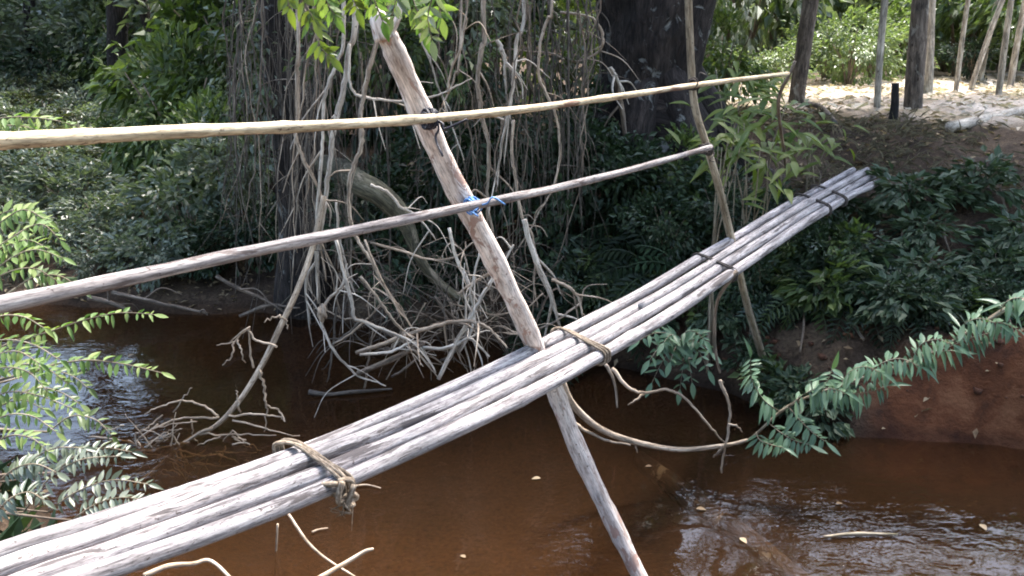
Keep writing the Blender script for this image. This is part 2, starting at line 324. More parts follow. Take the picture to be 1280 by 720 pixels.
at = ground.data.attributes.new('bed_shade', 'FLOAT', 'POINT'); at.data.foreach_set('value', bed_shade.astype(np.float32))
at = ground.data.attributes.new('clearing', 'FLOAT', 'POINT'); at.data.foreach_set('value', clearing(X.ravel(), Y.ravel()).astype(np.float32))
mb = MB(); wx = np.linspace(-60, 60, 41); wy = np.linspace(-30, 20, 21); WX, WY = np.meshgrid(wx, wy); i = np.arange(WX.size).reshape(WX.shape)
F = np.stack([i[:-1, :-1], i[:-1, 1:], i[1:, 1:], i[1:, :-1]], -1).reshape(-1, 4)
mb.add(np.c_[WX.ravel(), WY.ravel(), 0 * WX.ravel()], F); tag(mb.build('water', MT['water']), kind='structure')

def lump(name, c, rx, ry, rz, m, seed, rot=0., res=26, amp=.2):
    r_ = np.random.default_rng(seed); V = []; F = []
    th = np.linspace(0, np.pi, res // 2 + 1); ph = np.linspace(0, 2 * np.pi, res, endpoint=False); P = r_.random(6) * 6
    for a in th:
        for b in ph:
            d = np.array([math.sin(a) * math.cos(b), math.sin(a) * math.sin(b), math.cos(a)])
            k = 1 + amp * (math.sin(3 * d[0] + P[0]) * math.cos(2.5 * d[1] + P[1]) + .6 * math.sin(5 * d[2] + 4 * d[0] + P[2]) + .35 * math.sin(9 * d[1] + 7 * d[0] + P[3]) + .2 * math.sin(15 * d[0] - 13 * d[2] + P[4]))
            q = d * k * (rx, ry, rz); V.append((q[0] * math.cos(rot) - q[1] * math.sin(rot), q[0] * math.sin(rot) + q[1] * math.cos(rot), q[2]))
    for a in range(res // 2):
        for b in range(res):
            F.append((a * res + b, (a + 1) * res + b, (a + 1) * res + (b + 1) % res, a * res + (b + 1) % res))
    mb = MB(); mb.add(np.array(V) + c, F); return mb.build(name, m, origin=c)
# ------------------------------------------------------------------ footbridge: four lashed poles
PA, PB = Zp(690, 440, 1.05), Zp(1080, 225, 1.2)
DIR = unit(np.r_[(PB - PA)[:2], 0]); NRM = np.array([DIR[1], -DIR[0], 0])
cpx = [(0, 725), (130, 681), (260, 635), (400, 581), (560, 513), (690, 450), (800, 391), (890, 336), (1000, 265), (1070, 226)]
cl = np.array([Vp(x, y, PA, PB) for x, y in cpx])
e0 = cl[0] - DIR * 1.3; e0[2] = cl[0][2] + .03
cl = np.vstack([e0, cl[0] - DIR * .9 + (0, 0, .02), cl[0] - DIR * .45 + (0, 0, .012), cl, cl[-1] + DIR * .35 + (0, 0, .015)]); cl = smooth(cl, 10)
SP, PR, TILT = .054, .0262, .32
bridge = empty('pole_footbridge', (e0[0], e0[1], e0[2] - .04), 'narrow footbridge of four weathered grey poles lashed side by side over the stream', 'footbridge')
ends = [3, 6, 2, 0, 8]
LS = np.r_[0, np.cumsum(np.linalg.norm(np.diff(cl, axis=0), axis=1))]
for k in range(4):
    ph = rng.random(3) * 6; nar = np.interp(LS / LS[-1], [0, .2, .45, 1], [.84, .86, 1, 1])
    off = (k - 1.5) * SP * nar + .0025 * np.sin(LS * 1.7 + ph[0]) + .001 * np.sin(LS * 5 + ph[1]); dz = .005 * np.sin(LS * 1.3 + ph[2]) + .002 * np.sin(LS * 6 + ph[0]) + (.002, .0, .003, -.002)[k] - TILT * SP * nar * (k - 1.5)
    pts = cl + NRM * (off + (k - 1.5) * .016 * np.clip((LS / LS[-1] - .9) / .1, 0, 1))[:, None] + np.c_[0 * LS, 0 * LS, dz]; nend = len(pts) - ends[k]
    rad = PR * (1.04 - .10 * LS / LS[-1]) * (.94, 1.03, 1.0, 1.02)[k] * nar * (1 + .03 * np.sin(LS * 4 + ph[1]) + .02 * np.sin(LS * 11 + ph[0]))
    for q in rng.random(5) * LS[-1]: rad = rad + .0035 * np.exp(-((LS - q) / .04) ** 2)   # knots
    m_ = MB().tube(smooth(pts[:nend], 2), np.interp(np.linspace(0, 1, (nend - 1) * 2 + 1), np.linspace(0, 1, nend), rad[:nend]), 20, .02)
    m_.build('deck_pole', MT['deck'], bridge)
# a thin filler pole slipped in at the far end
pts = cl[90:-4] + NRM * .0 + (0, 0, .03)
MB().tube(smooth(pts, 2), [.014, .026], 12, .03).build('filler_pole', MT['deck'], bridge)
def on_line(px):   # parameter of the deck centre line at photo column px
    pr = [640 + FPX * (q[0]) / ((q - C0) @ np.array([0, math.cos(PITCH), -math.sin(PITCH)])) for q in cl]
    return float(np.interp(px, pr[25:], np.arange(len(cl))[25:]))
def at_line(t): return np.array([np.interp(t, np.arange(len(cl)), cl[:, j]) for j in range(3)])
def loop(mb_, t, r, hw=2 * SP + .0, hh=PR + .012, skew=0., n=40, wig=.004):
    c_ = at_line(t); P = []
    s0 = np.interp(t / (len(cl) - 1), [0, .2, .45, 1], [.84, .86, 1, 1]); hw = hw * s0; hh = hh * s0
    for a in np.linspace(0, 2 * np.pi, n + 1):
        ca, sa = math.cos(a), math.sin(a); e = .55
        x_ = hw * math.copysign(abs(ca) ** e, ca); z_ = hh * math.copysign(abs(sa) ** e, sa)
        P.append(c_ + NRM * x_ + np.array([0, 0, z_ - TILT * x_]) + DIR * (skew * ca + wig * math.sin(3 * a + t)))
    mb_.tube(np.array(P), r, 6, .1, cap=False)
for px, wraps, r_, mk in ((392, 4, .0055, 'rope'), (725, 3, .005, 'rope'), (893, 2, .0055, 'ropedark'), (1016, 2, .006, 'ropedark'), (1036, 2, .0065, 'ropedark')):
    m_ = MB(); t = on_line(px)
    for j in range(wraps): loop(m_, t + (j - wraps / 2) * .11, r_, skew=.02 + .012 * (j % 3), hh=PR + .012 + .001 * j)
    lash = m_.build('lashing', MT[mk], bridge)
    if px == 392:   # knot hanging on the near side
        kc = at_line(t) + NRM * (2 * SP + .012) + (0, 0, -.04); m_ = MB()
        for j in range(5): m_.tube(smooth([kc + rng.normal(0, .012, 3) + (0, 0, .035), kc + rng.normal(0, .018, 3), kc + rng.normal(0, .014, 3) - (0, 0, .035), kc + rng.normal(0, .018, 3)], 5), .008, 6, .1)
        for j in range(9): m_.tube(smooth([kc + rng.normal(0, .01, 3) - (0, 0, .02), kc + rng.normal(0, .016, 3) - (0, 0, .045), kc + rng.normal(0, .022, 3) - (0, 0, .06)], 4), [.0022, .001], 4)
        m_.build('knot', MT['rope'], lash)
    if px == 893:
        t0 = at_line(t) + NRM * (2 * SP + .012); P = [t0, Dp(897, 375, t0[1]), Dp(893, 420, t0[1] + .02), Dp(896, 450, t0[1] + .02), Dp(900, 466, t0[1] + .03)]
        MB().tube(smooth(P, 6), [.010, .008, .007], 6, .12).build('loose_end', MT['vine2'], lash)

# ------------------------------------------------------------------ handrails and posts
def rail_line(px, shift): return np.array([Vp(x, y, PA - NRM * shift, PB - NRM * shift) for x, y in px])
def solid(name, P, r, m, label, cat, group=None, seg=10, rough=.05, n=6, parent=None, jitter=0.):
    P = smooth(P, n)
    if jitter: P = P + rng.normal(0, jitter, P.shape) * np.linspace(0, 1, len(P))[:, None]
    o = MB().tube(P, r, seg, rough).build(name, m, parent, origin=P[-1] if P[-1][2] < P[0][2] else P[0])
    if parent is None: tag(o, label, cat, group)
    return o
up = rail_line([(-160, 183), (0, 176), (140, 169), (280, 162), (400, 157), (540, 148), (650, 137), (770, 121), (880, 105), (985, 92)], -.02)
ur = empty('handrail_pole', up[0], 'pale cream peeled handrail pole, the higher of two, tied with black cord', 'handrail')
PP = smooth(up, 8); rr = np.linspace(.0165, .0105, len(PP)) * (1 + .04 * np.sin(np.arange(len(PP)) * .7))
for q in (8, 14, 22, 29, 38, 46, 55, 62): rr[q] *= 1.13
MB().tube(PP, rr, 14, .03).build('pole', MT['cream'], ur)
lo = rail_line([(-160, 413), (0, 381), (150, 350), (300, 317), (420, 293), (590, 257), (700, 234), (800, 209), (888, 184)], -.02)
lr = empty('handrail_pole', lo[0], 'greyish weathered handrail pole, the lower of two, tied with blue cord', 'handrail')
PP = smooth(lo, 8); rr = np.linspace(.0175, .0125, len(PP)) * (1 + .05 * np.sin(np.arange(len(PP)) * .9))
MB().tube(PP, rr, 14, .05).build('pole', MT['rail'], lr)
# knots of cord where the rails cross the post
def cord(px, py, m, parent, r, size, shift=-.0, tails=2):
    c_ = Vp(px, py, PA + NRM * shift, PB + NRM * shift); m_ = MB()
    for j in range(11):
        n_ = 16; a = np.linspace(0, 2 * np.pi * 1.1, n_) + rng.random() * 6; tilt = unit(DIR + rng.normal(0, .35, 3))
        u = unit(np.cross(tilt, (0, 0, 1))); v = np.cross(tilt, u); s_ = size * (.8 + .4 * rng.random())
        m_.tube(c_ + np.outer(np.cos(a) * s_, u) + np.outer(np.sin(a) * s_ * 1.05, v) + tilt * rng.normal(0, .012), r, 5, .1)
    for j in range(tails):
        q = c_ + NRM * size; d_ = unit(np.array([rng.normal(.3, .6), -.5, rng.normal(.1, .8)]))
        m_.tube(smooth([q, q + d_ * .03, q + d_ * .05 + rng.normal(0, .012, 3), q + d_ * .07 + rng.normal(0, .02, 3) - (0, 0, .01)], 4), r, 5, .1)
    m_.build('cord_tie', m, parent)
cord(537, 149, MT['black'], ur, .0035, .024, .0, 2)
cord(592, 256, MT['blue'], lr, .003, .023, .0, 2)
cord(866, 106, MT['ropedark'], ur, .003, .02, 0, 1)
cord(885, 186, MT['ropedark'], lr, .003, .022, 0, 1)
solid('forked_stick', [Dp(994, 76, 5.0), Dp(986, 95, 5.0), Dp(977, 112, 5.05), Dp(973, 135, 5.15), Dp(980, 190, 5.6), Dp(985, 225, 6.0)], [.008, .010, .011], MT['vine2'], 'short crooked stick propping the thin end of the cream handrail', 'stick', rough=.12)
pp = [Vp(x, y, PA - NRM * .07, PB - NRM * .07) for x, y in ((476, 26), (490, 58), (520, 125), (565, 225), (610, 310), (652, 395))]
pp += [Dp(x, y, d_) for x, y, d_ in ((690, 480, 3.33), (722, 560, 3.32), (765, 650, 3.28), (806, 735, 3.24))]
pp = [np.array(q) for q in pp]
low = pp[-1] + (pp[-1] - pp[-2]) * .6; pp.append(low)
post = empty('leaning_post', low, 'pale peeling post leaning between the two handrails and the deck poles', 'post')
PP = smooth(pp, 8); MB().tube(PP, np.interp(np.linspace(0, 1, len(PP)), [0, .2, .5, 1], [.028, .034, .037, .034]) * (1 + .05 * np.sin(np.arange(len(PP)) * .8) + .03 * np.sin(np.arange(len(PP)) * 2.3)), 16, .07).build('pole', MT['post'], post)
m_ = MB(); tp = pp[0]   # snapped head: a blunt knob with two broken stubs
m_.tube(smooth([tp + (.012, 0, -.05), tp + (-.004, 0, .004), tp + (-.012, .004, .034)], 5), [.030, .026, .010], 12, .12)
m_.tube(smooth([tp + (.02, 0, -.04), tp + (.05, -.01, .01), tp + (.055, -.01, .05)], 4), [.012, .006], 7, .1)
m_.build('head', MT['post'], post)
fp = [Dp(858, -60, 4.30), Dp(863, 60, 4.36), Dp(868, 130, 4.40), Dp(884, 185, 4.45), Dp(900, 240, 4.52), Dp(918, 315, 4.66), Dp(935, 385, 4.9), Dp(962, 480, 5.2)]
fp.append(fp[-1] + (.06, .05, -.35))
solid('support_sapling', fp, [.017, .02, .024], MT['tan'], 'thin tan crooked pole holding the far ends of both handrails', 'post', seg=10, rough=.06)

# ------------------------------------------------------------------ leaves that can be picked apart
def leaf_mesh(name, m, fold=.16, droop=.18, tipw=.0, seg=4, wide=.45):
    """unit leaf along +Y, 1 long, 1 wide at its widest, with a folded midrib, thin"""
    V = []; F = []; ys = np.linspace(0, 1, seg + 1)
    for y in ys:
        wd = math.sin(min(1, y / wide) * math.pi / 2) ** .8 * .5 if y < wide else .5 * (1 - ((y - wide) / (1 - wide)) ** 1.7)
        wd = max(wd, .02); z = -droop * y * y
        V += [(-wd, y, z + fold * wd), (0, y, z), (wd, y, z + fold * wd)]
    for j in range(seg):
        a = j * 3; F += [(a, a + 1, a + 4, a + 3), (a + 1, a + 2, a + 5, a + 4)]
    mb_ = MB(); mb_.add(V, F, rnd=0.); return mb_.mesh(name, m)
LM = {k: [leaf_mesh('leaflet_' + k, MT[v], fo, dr, wide=wi) for fo, dr, wi in ((.16, .12, .45), (.3, .3, .4), (.05, -.05, .5), (.22, .45, .38))] for k, v in dict(fern='leaf_fern', light='leaf_light', yellow='leaf_yellow', dark='leaf_dark', mid='leaf_mid', grey='leaf_greygreen').items()}
LM['strap'] = leaf_mesh('strap_leaf', MT['leaf_yellow'], .25, .35, seg=6, wide=.35)
LM['dry'] = leaf_mesh('dry_leaf', MT['leaf_dry'], .3, .1)
def frond(parent, P, pairs, L, Wd, k='fern', up_=(0, -.35, 1), stem_r=.003, droop=.35, fwd=.35, name='frond', stem='tan', start=.1, terminal=True, oneside=0, lname='leaflet', jit=1.):
    """rachis + two rows of separate leaflets"""
    P = smooth(P, 6); rch = MB().tube(P, [stem_r, stem_r * .5], 5, .05).build(name, MT[stem], parent)
    for j in range(pairs):
        t = start + (1 - start) * (j + .5) / pairs; x_ = t * (len(P) - 1); i0 = min(int(x_), len(P) - 2); q = P[i0] + (P[i0 + 1] - P[i0]) * (x_ - i0); T = unit(P[i0 + 1] - P[i0])
        sd_ = unit(np.cross(T, up_)); env = (.55 + .45 * math.sin(math.pi * min(1, t * .9 + .15)))
        for sgn in (-1, 1):
            if oneside and sgn != oneside and rng.random() < .7: continue
            d_ = unit(sd_ * sgn + T * (fwd + rng.normal(0, .22 * jit)) - np.array([0, 0, droop + rng.normal(0, .25 * jit)]))
            if rng.random() < .05: continue
            nn = unit(np.array(up_) + rng.normal(0, .45 * jit, 3))
            place(lname, LM[k][rng.integers(4)], q + T * rng.normal(0, .004), d_, nn, (Wd * env * (.7 + .5 * rng.random()), L * env * (.7 + .5 * rng.random())), rch)
    if terminal: place(lname, LM[k][rng.integers(4)], P[-1], unit(P[-1] - P[-2]) - (0, 0, droop * .5), up_, (Wd, L), rch)
    return rch
def arc(a, b, sag, n=5):
    a, b = np.array(a, float), np.array(b, float); t = np.linspace(0, 1, n)[:, None]
    return a * (1 - t) + b * t + np.array([0, 0, 1]) * (sag * 4 * t * (1 - t))

# leafy branch at the right, over the clay ledge
d0 = 4.0
st = [Dp(x, y, d0 + dd) for x, y, dd in ((900, 557, .02), (935, 550, 0), (985, 508, 0), (1050, 482, .02), (1100, 466, .04), (1150, 447, .05), (1200, 422, .06), (1240, 397, .06), (1280, 376, .08), (1400, 330, .5), (1520, 300, 1.2), (1580, 315, 1.6))]
lb = empty('leafy_branch', st[-1], 'long green branch of paired leaflets reaching out over the dark water before the clay ledge', 'branch')
MB().tube(smooth(st, 6), [.005, .008, .012, .02], 6, .1).build('stem', MT['tan'], lb)
def pxp(L_, d_): return [Dp(x, y, d_ + dd) for x, y, dd in L_]
FR = [([(975, 515, 0), (955, 500, -.03), (940, 475, -.06), (938, 448, -.08)], 9, .095, .03, 0),
      ([(985, 508, 0), (1000, 525, -.06), (1015, 540, -.1), (1032, 552, -.13)], 7, .085, .03, 0),
      ([(960, 528, 0), (975, 540, -.06), (992, 550, -.1), (1012, 556, -.14)], 7, .08, .03, 0),
      ([(945, 540, 0), (950, 550, -.06), (965, 556, -.1), (980, 560, -.15)], 6, .07, .028, 0),
      ([(1010, 498, 0), (1025, 485, -.05), (1035, 475, -.1), (1040, 462, -.12)], 7, .09, .03, 0),
      ([(985, 508, 0), (1010, 490, -.08), (1035, 485, -.12), (1055, 490, -.16)], 8, .095, .03, 0),
      ([(1050, 482, 0), (1062, 465, -.06), (1080, 458, -.12), (1100, 465, -.16)], 8, .10, .03, 0),
      ([(1080, 472, 0), (1100, 455, -.05), (1125, 448, -.1), (1150, 458, -.14)], 8, .10, .03, 0),
      ([(1110, 463, 0), (1140, 448, -.03), (1165, 440, -.05), (1190, 438, -.07)], 8, .10, .03, 0),
      ([(1140, 452, 0), (1150, 432, -.06), (1170, 424, -.1), (1190, 430, -.13)], 7, .10, .03, 0),
      ([(1160, 443, 0), (1195, 430, -.03), (1220, 420, -.05), (1245, 415, -.07)], 8, .10, .03, 0),
      ([(1195, 425, 0), (1205, 405, -.06), (1225, 398, -.1), (1245, 404, -.14)], 7, .105, .031, 0),
      ([(1225, 408, 0), (1240, 402, -.03), (1260, 406, -.07), (1275, 414, -.09)], 6, .10, .03, 0),
      ([(1250, 390, 0), (1258, 377, -.06), (1275, 372, -.1), (1295, 378, -.15)], 7, .105, .032, 0),
      ([(1030, 488, .02), (1060, 492, -.02), (1085, 490, -.05), (1110, 482, -.08)], 8, .09, .03, 0),
      ([(1290, 372, .1), (1310, 365, .05), (1335, 360, .0), (1360, 368, -.03)], 8, .105, .032, 0)]
for P, n_, L_, W_, _ in FR: frond(lb, pxp(P, d0), int(n_ * 1.5), L_ * 1.15, W_ * .85, 'fern', (.1, -.6, 1), .0025, .5, .2, jit=.4)

# clump of compound leaves under the deck
c = Dp(850, 420, 4.75)
uc = empty('understory_plant', (c[0], 5.6, gz(c[0], 5.6)), 'green plant with fanned leaves below the deck poles, beside the hanging rope end', 'plant')
base = np.array([c[0], 5.6, gz(c[0], 5.6)])
MB().tube(smooth([base, (base + Dp(845, 430, 4.75)) / 2 + (0, 0, .12), Dp(845, 430, 4.75)], 6), [.012, .006], 6, .1).build('stem', MT['tan'], uc)
for (x, y) in ((800, 425), (812, 450), (838, 452), (865, 478), (885, 462), (888, 440), (815, 478), (850, 486), (880, 425), (830, 428)):
    a = Dp(848 + rng.normal(0, 8), 422 + rng.normal(0, 5), 4.75); b = Dp(x, y, 4.6)
    frond(uc, arc(a, b, .04), 6, .095, .033, 'fern', (0, -.6, 1), .0025, .3, .4)

# pale-green shrub at the left, growing from the near bank
sb = np.array([-2.3, 3.0, gz(-2.3, 3.0)])
ls = empty('bankside_shrub', sb, 'bright green feathery shrub leaning over the water at the stream edge', 'shrub')
def stem_to(p, r=.008, parent=ls, m='tan', base_=sb):
    b_ = base_ + rng.normal(0, .08, 3) * (1, 1, 0); mid = (b_ + p) / 2 + np.array([-.15, .05, .12])
    MB().tube(smooth([b_, mid, p], 6), [r * 1.5, r * .5], 6, .1).build('stem', MT[m], parent)
LS_ = [([(20, 425), (60, 415), (105, 400), (150, 391), (192, 393)], 3.0, 12, 'light'), ([(70, 455), (110, 450), (160, 456), (202, 466)], 3.0, 10, 'light'),
       ([(-30, 330), (10, 300), (50, 280), (75, 300)], 2.9, 9, 'light'), ([(-40, 380), (0, 345), (40, 335), (70, 350)], 2.9, 8, 'light'), ([(-30, 300), (5, 275), (30, 262), (58, 275)], 3.0, 8, 'light'),
       ([(-40, 440), (0, 425), (40, 430), (75, 450)], 2.8, 9, 'light'), ([(-40, 480), (0, 460), (35, 465), (60, 490)], 2.7, 9, 'light'), ([(-30, 510), (10, 490), (50, 495), (90, 510)], 2.7, 10, 'light'),
       ([(-30, 545), (5, 520), (40, 520), (70, 540)], 2.6, 8, 'light'), ([(-30, 410), (0, 395), (30, 396), (55, 410)], 2.7, 8, 'light'), ([(-40, 165), (0, 148), (55, 148), (105, 160)], 3.2, 11, 'light'), ([(-40, 185), (-5, 160), (30, 158), (70, 172)], 3.2, 9, 'light'),
       ([(-20, 350), (15, 322), (45, 312), (78, 322)], 3.0, 9, 'light'), ([(-25, 320), (5, 308), (35, 300), (62, 312)], 3.15, 9, 'light'), ([(-30, 460), (0, 442), (25, 440), (50, 455)], 2.75, 9, 'light'), ([(-25, 530), (0, 508), (28, 500), (55, 512)], 2.75, 9, 'light'), ([(-30, 290), (0, 268), (25, 262), (45, 266)], 3.1, 8, 'light'), ([(0, 470), (30, 455), (60, 462), (85, 480)], 2.9, 9, 'light'),
       ([(10, 500), (45, 485), (75, 490), (100, 505)], 3.1, 8, 'mid'), ([(30, 470), (60, 462), (90, 470), (110, 485)], 3.3, 8, 'mid'), ([(60, 540), (90, 520), (120, 525), (140, 545)], 3.0, 8, 'mid'),
       ([(20, 360), (45, 345), (75, 345), (100, 360)], 3.1, 8, 'mid'), ([(-20, 565), (10, 545), (40, 548), (60, 565)], 2.5, 7, 'light')]
for P, d_, n_, k_ in LS_:
    Q = [Dp(x, y, d_) for x, y in P]; stem_to(Q[0]); frond(ls, Q, int(n_ * 1.45), M(20, d_), M(6.8, d_), k_, (.15, -.6, 1), .003, .35, .45)
# dull blue-green ferny plant low at the left, behind the deck
fb = np.array([-1.9, 2.55, gz(-1.9, 2.55)])
ff = empty('bank_fern', fb, 'dull blue-green fern behind the near end of the deck poles', 'fern')
for P, d_ in (([(30, 640), (60, 600), (100, 575), (150, 570)], 2.6), ([(60, 640), (95, 615), (140, 600), (185, 605)], 2.7), ([(-10, 650), (10, 625), (35, 615), (55, 625)], 2.3), ([(70, 590), (95, 570), (130, 560), (165, 565)], 2.9), ([(90, 650), (120, 630), (150, 622), (180, 625)], 2.5), ([(20, 600), (40, 575), (70, 560), (105, 560)], 2.7), ([(0, 600), (20, 585), (45, 580), (70, 590)], 2.5)):
    Q = [Dp(x, y, d_) for x, y in P]; stem_to(Q[0], .006, ff, 'vine2', fb); frond(ff, Q, 15, M(22, d_), M(7, d_), 'grey', (.1, -.7, 1), .003, .25, .4)

# overhanging spray at the top, in front of the post's head
ob0 = Dp(330, -260, 3.6)
ob = empty('overhanging_branch', ob0, 'yellow-green leaf spray hanging down above the head of the leaning post', 'branch')
for P, d_, n_, k_ in (([(360, -60), (372, -20), (385, 10), (392, 24)], 3.3, 7, 'yellow'), ([(390, -60), (400, -25), (410, 5), (418, 18)], 3.3, 7, 'light'), ([(420, -60), (432, -30), (440, -5), (446, 10)], 3.3, 7, 'yellow'), ([(500, -60), (510, -20), (522, 15), (530, 40)], 3.2, 8, 'light'), ([(470, -50), (490, -20), (508, 0), (520, 20)], 3.2, 7, 'light'),
                      ([(540, -60), (542, -25), (548, 5), (552, 22)], 3.3, 7, 'light'), ([(340, -60), (350, -25), (358, -5), (362, 10)], 3.4, 6, 'yellow'), ([(380, 10), (395, 40), (402, 60), (412, 70)], 3.8, 6, 'yellow'), ([(450, -60), (456, -30), (460, -10), (466, 10)], 3.4, 6, 'light'), ([(440, -70), (455, -30), (468, 0), (478, 26)], 2.4, 7, 'light'), ([(500, -70), (500, -35), (496, -5), (490, 20)], 2.42, 7, 'grey'), ([(560, -50), (545, -15), (535, 20), (540, 50)], 2.6, 7, 'grey')):
    Q = [Dp(x, y, d_) for x, y in P]; MB().tube(smooth([ob0, (ob0 + Q[0]) / 2 + (0, 0, .08), Q[0]], 4), .006, 5).build('stem', MT['tan'], ob); frond(ob, Q, n_, M(26, d_), M(10, d_), k_, (0, -1, .4), .003, .5, .6)

# drooping strap-leaved plants on the brow beside the deck's far end
def strap_plant(px, py, d_, n_, spread, L_, label, k='strap'):
    c_ = Dp(px, py, d_); e = empty('strap_leaved_plant', (c_[0], c_[1], c_[2]), label, 'plant', 'strap-leaved plants on the far bank')
    for j in range(n_):
        a = rng.random() * 2 * math.pi; d2 = unit(np.array([math.cos(a), math.sin(a) * .7 - .5, rng.normal(-.15, .45)]))
        b_ = c_ + np.array([rng.normal(0, spread), rng.normal(0, spread * .6), rng.normal(0, spread * .8)])
        place('leaf', LM[k], b_, d2, (0, -.4, 1), (L_ * .26 * (.8 + .5 * rng.random()), L_ * (.7 + .6 * rng.random())), e)
    g_ = np.array([c_[0], c_[1], gz(c_[0], c_[1])]); m_ = MB()
    for j in range(5): m_.tube(smooth([g_ + rng.normal(0, .03, 3), (g_ + c_) / 2 + rng.normal(0, .04, 3), c_ + rng.normal(0, spread * .6, 3)], 4), [.008, .003], 5)
    m_.build('stem', MT['tan'], e)
for a in ((935, 150, 5.8, 40, .15, .17, 'below the thin end of the cream rail'), (985, 165, 6.2, 40, .15, .16, 'by the short crooked stick'), (960, 200, 5.5, 34, .13, .16, 'just above the lashed deck poles'), (905, 175, 5.4, 26, .11, .15, 'at the far end of the grey rail'), (1020, 180, 6.6, 22, .1, .13, 'behind the tips of the deck poles'), (920, 110, 6.2, 30, .14, .16, 'between the big trunk and the cream rail')):
    strap_plant(*a[:6], 'yellow-green plant with drooping narrow leaves ' + a[6])

# ------------------------------------------------------------------ dead branches and twigs
db_pts = [Dp(405, 245, 5.0), Dp(390, 312, 4.95), Dp(372, 362, 4.9), Dp(352, 405, 4.85), Dp(328, 455, 4.8), Dp(300, 500, 4.75), Dp(270, 532, 4.7), Dp(232, 552, 4.65), Dp(190, 590, 4.5), Dp(150, 620, 4.35)]
db = empty('dead_branch', db_pts[-1], 'long bare dead branch slanting down from the vines to the stream', 'branch')
MB().tube(smooth(db_pts, 6), [.016, .017, .016, .012, .008], 8, .08).build('limb', MT['dead'], db)
def twig(P, d_, r=.006, parent=db, m='dead', name='twig', jit=.004):
    Q = smooth([Dp(x, y, d_ + rng.normal(0, .015)) for x, y in P], 5); Q = Q + rng.normal(0, jit, Q.shape)
    return MB().tube(Q, [r, r * .45], 6, .12).build(name, MT[m], parent)
TW = [([(323, 462), (330, 485), (333, 505), (350, 515), (357, 527)], .008), ([(333, 505), (332, 525), (331, 540)], .005), ([(316, 460), (312, 440), (312, 415), (308, 410), (285, 430)], .006), ([(345, 432), (320, 424), (308, 412), (290, 428), (270, 432)], .007), ([(293, 428), (288, 445), (276, 458)], .006), ([(298, 425), (302, 440), (305, 455)], .006),
      ([(350, 395), (338, 398), (330, 402)], .005), ([(349, 395), (357, 402), (360, 410)], .006), ([(275, 520), (250, 505), (222, 501), (200, 508), (182, 517)], .007), ([(275, 522), (230, 523), (195, 533), (175, 548), (170, 560)], .007), ([(285, 520), (320, 518), (345, 520), (357, 526)], .007), ([(250, 542), (300, 543), (345, 545)], .006), ([(235, 552), (190, 562), (120, 563), (40, 562)], .009),
      ([(265, 535), (225, 555), (205, 570), (165, 590)], .010), ([(232, 552), (218, 568), (224, 590)], .008), ([(215, 560), (245, 568), (280, 568)], .007), ([(220, 575), (255, 565), (262, 550)], .006), ([(290, 525), (330, 535), (375, 545)], .006), ([(190, 565), (150, 550), (110, 545)], .008), ([(290, 545), (300, 552), (312, 560)], .006),
      ([(300, 515), (298, 498), (296, 488)], .006), ([(205, 560), (195, 585), (190, 610)], .007), ([(222, 560), (236, 580), (250, 598)], .008), ([(180, 592), (140, 605), (100, 628)], .008), ([(0, 597), (35, 618), (70, 640)], .012), ([(195, 530), (180, 545), (168, 552)], .006), ([(240, 525), (242, 545), (250, 556)], .005)]
for P, r_ in TW: twig(P, 4.55, r_)
for j in range(40):
    x_, y_ = 215 + rng.normal(0, 45), 565 + rng.normal(0, 18); a = rng.normal(-.3, .7) + (math.pi if rng.random() < .5 else 0); L_ = 25 + 35 * rng.random()
    twig([(x_, y_), (x_ + L_ * .5 * math.cos(a), y_ + L_ * .5 * math.sin(a) + rng.normal(0, 4)), (x_ + L_ * math.cos(a), y_ + L_ * math.sin(a) + rng.normal(0, 7))], 4.5, .0045)
# twigs standing in the shallows under the near end of the deck
for P, r_, lb_ in (([(360, 642), (385, 678), (410, 700), (445, 722), (470, 740)], .007, 'thin bent dry twig rising from the shallows under the deck lashing'),
                   ([(395, 725), (430, 705), (455, 690), (467, 686)], .011, 'stubby cut dry stick poking from the shallows'), ([(347, 655), (345, 690), (343, 730)], .005, 'straight upright thin dry twig in the shallows'),
                   ([(180, 720), (210, 708), (240, 705), (265, 702), (300, 735)], .012, 'crooked dry stick lying against the near bank under the deck'), ([(390, 665), (398, 662), (410, 660)], .005, 'tiny dry twig floating near the bent twig'), ([(440, 608), (458, 606), (476, 610)], .005, 'tiny pale twig floating beside the big deck knot')):
    Q = [Zp(x, y, .06 + .25 * (1 - min(1, (y - 600) / 120))) if r_ > .0055 else Zp(x, y, .012) for x, y in P]
    if lb_.startswith('straight'): Q = [Dp(x, y, 3.45) for x, y in P]
    solid('dry_twig', Q, [r_, r_ * .6], MT['dead'], lb_, 'twig', seg=6, rough=.1)

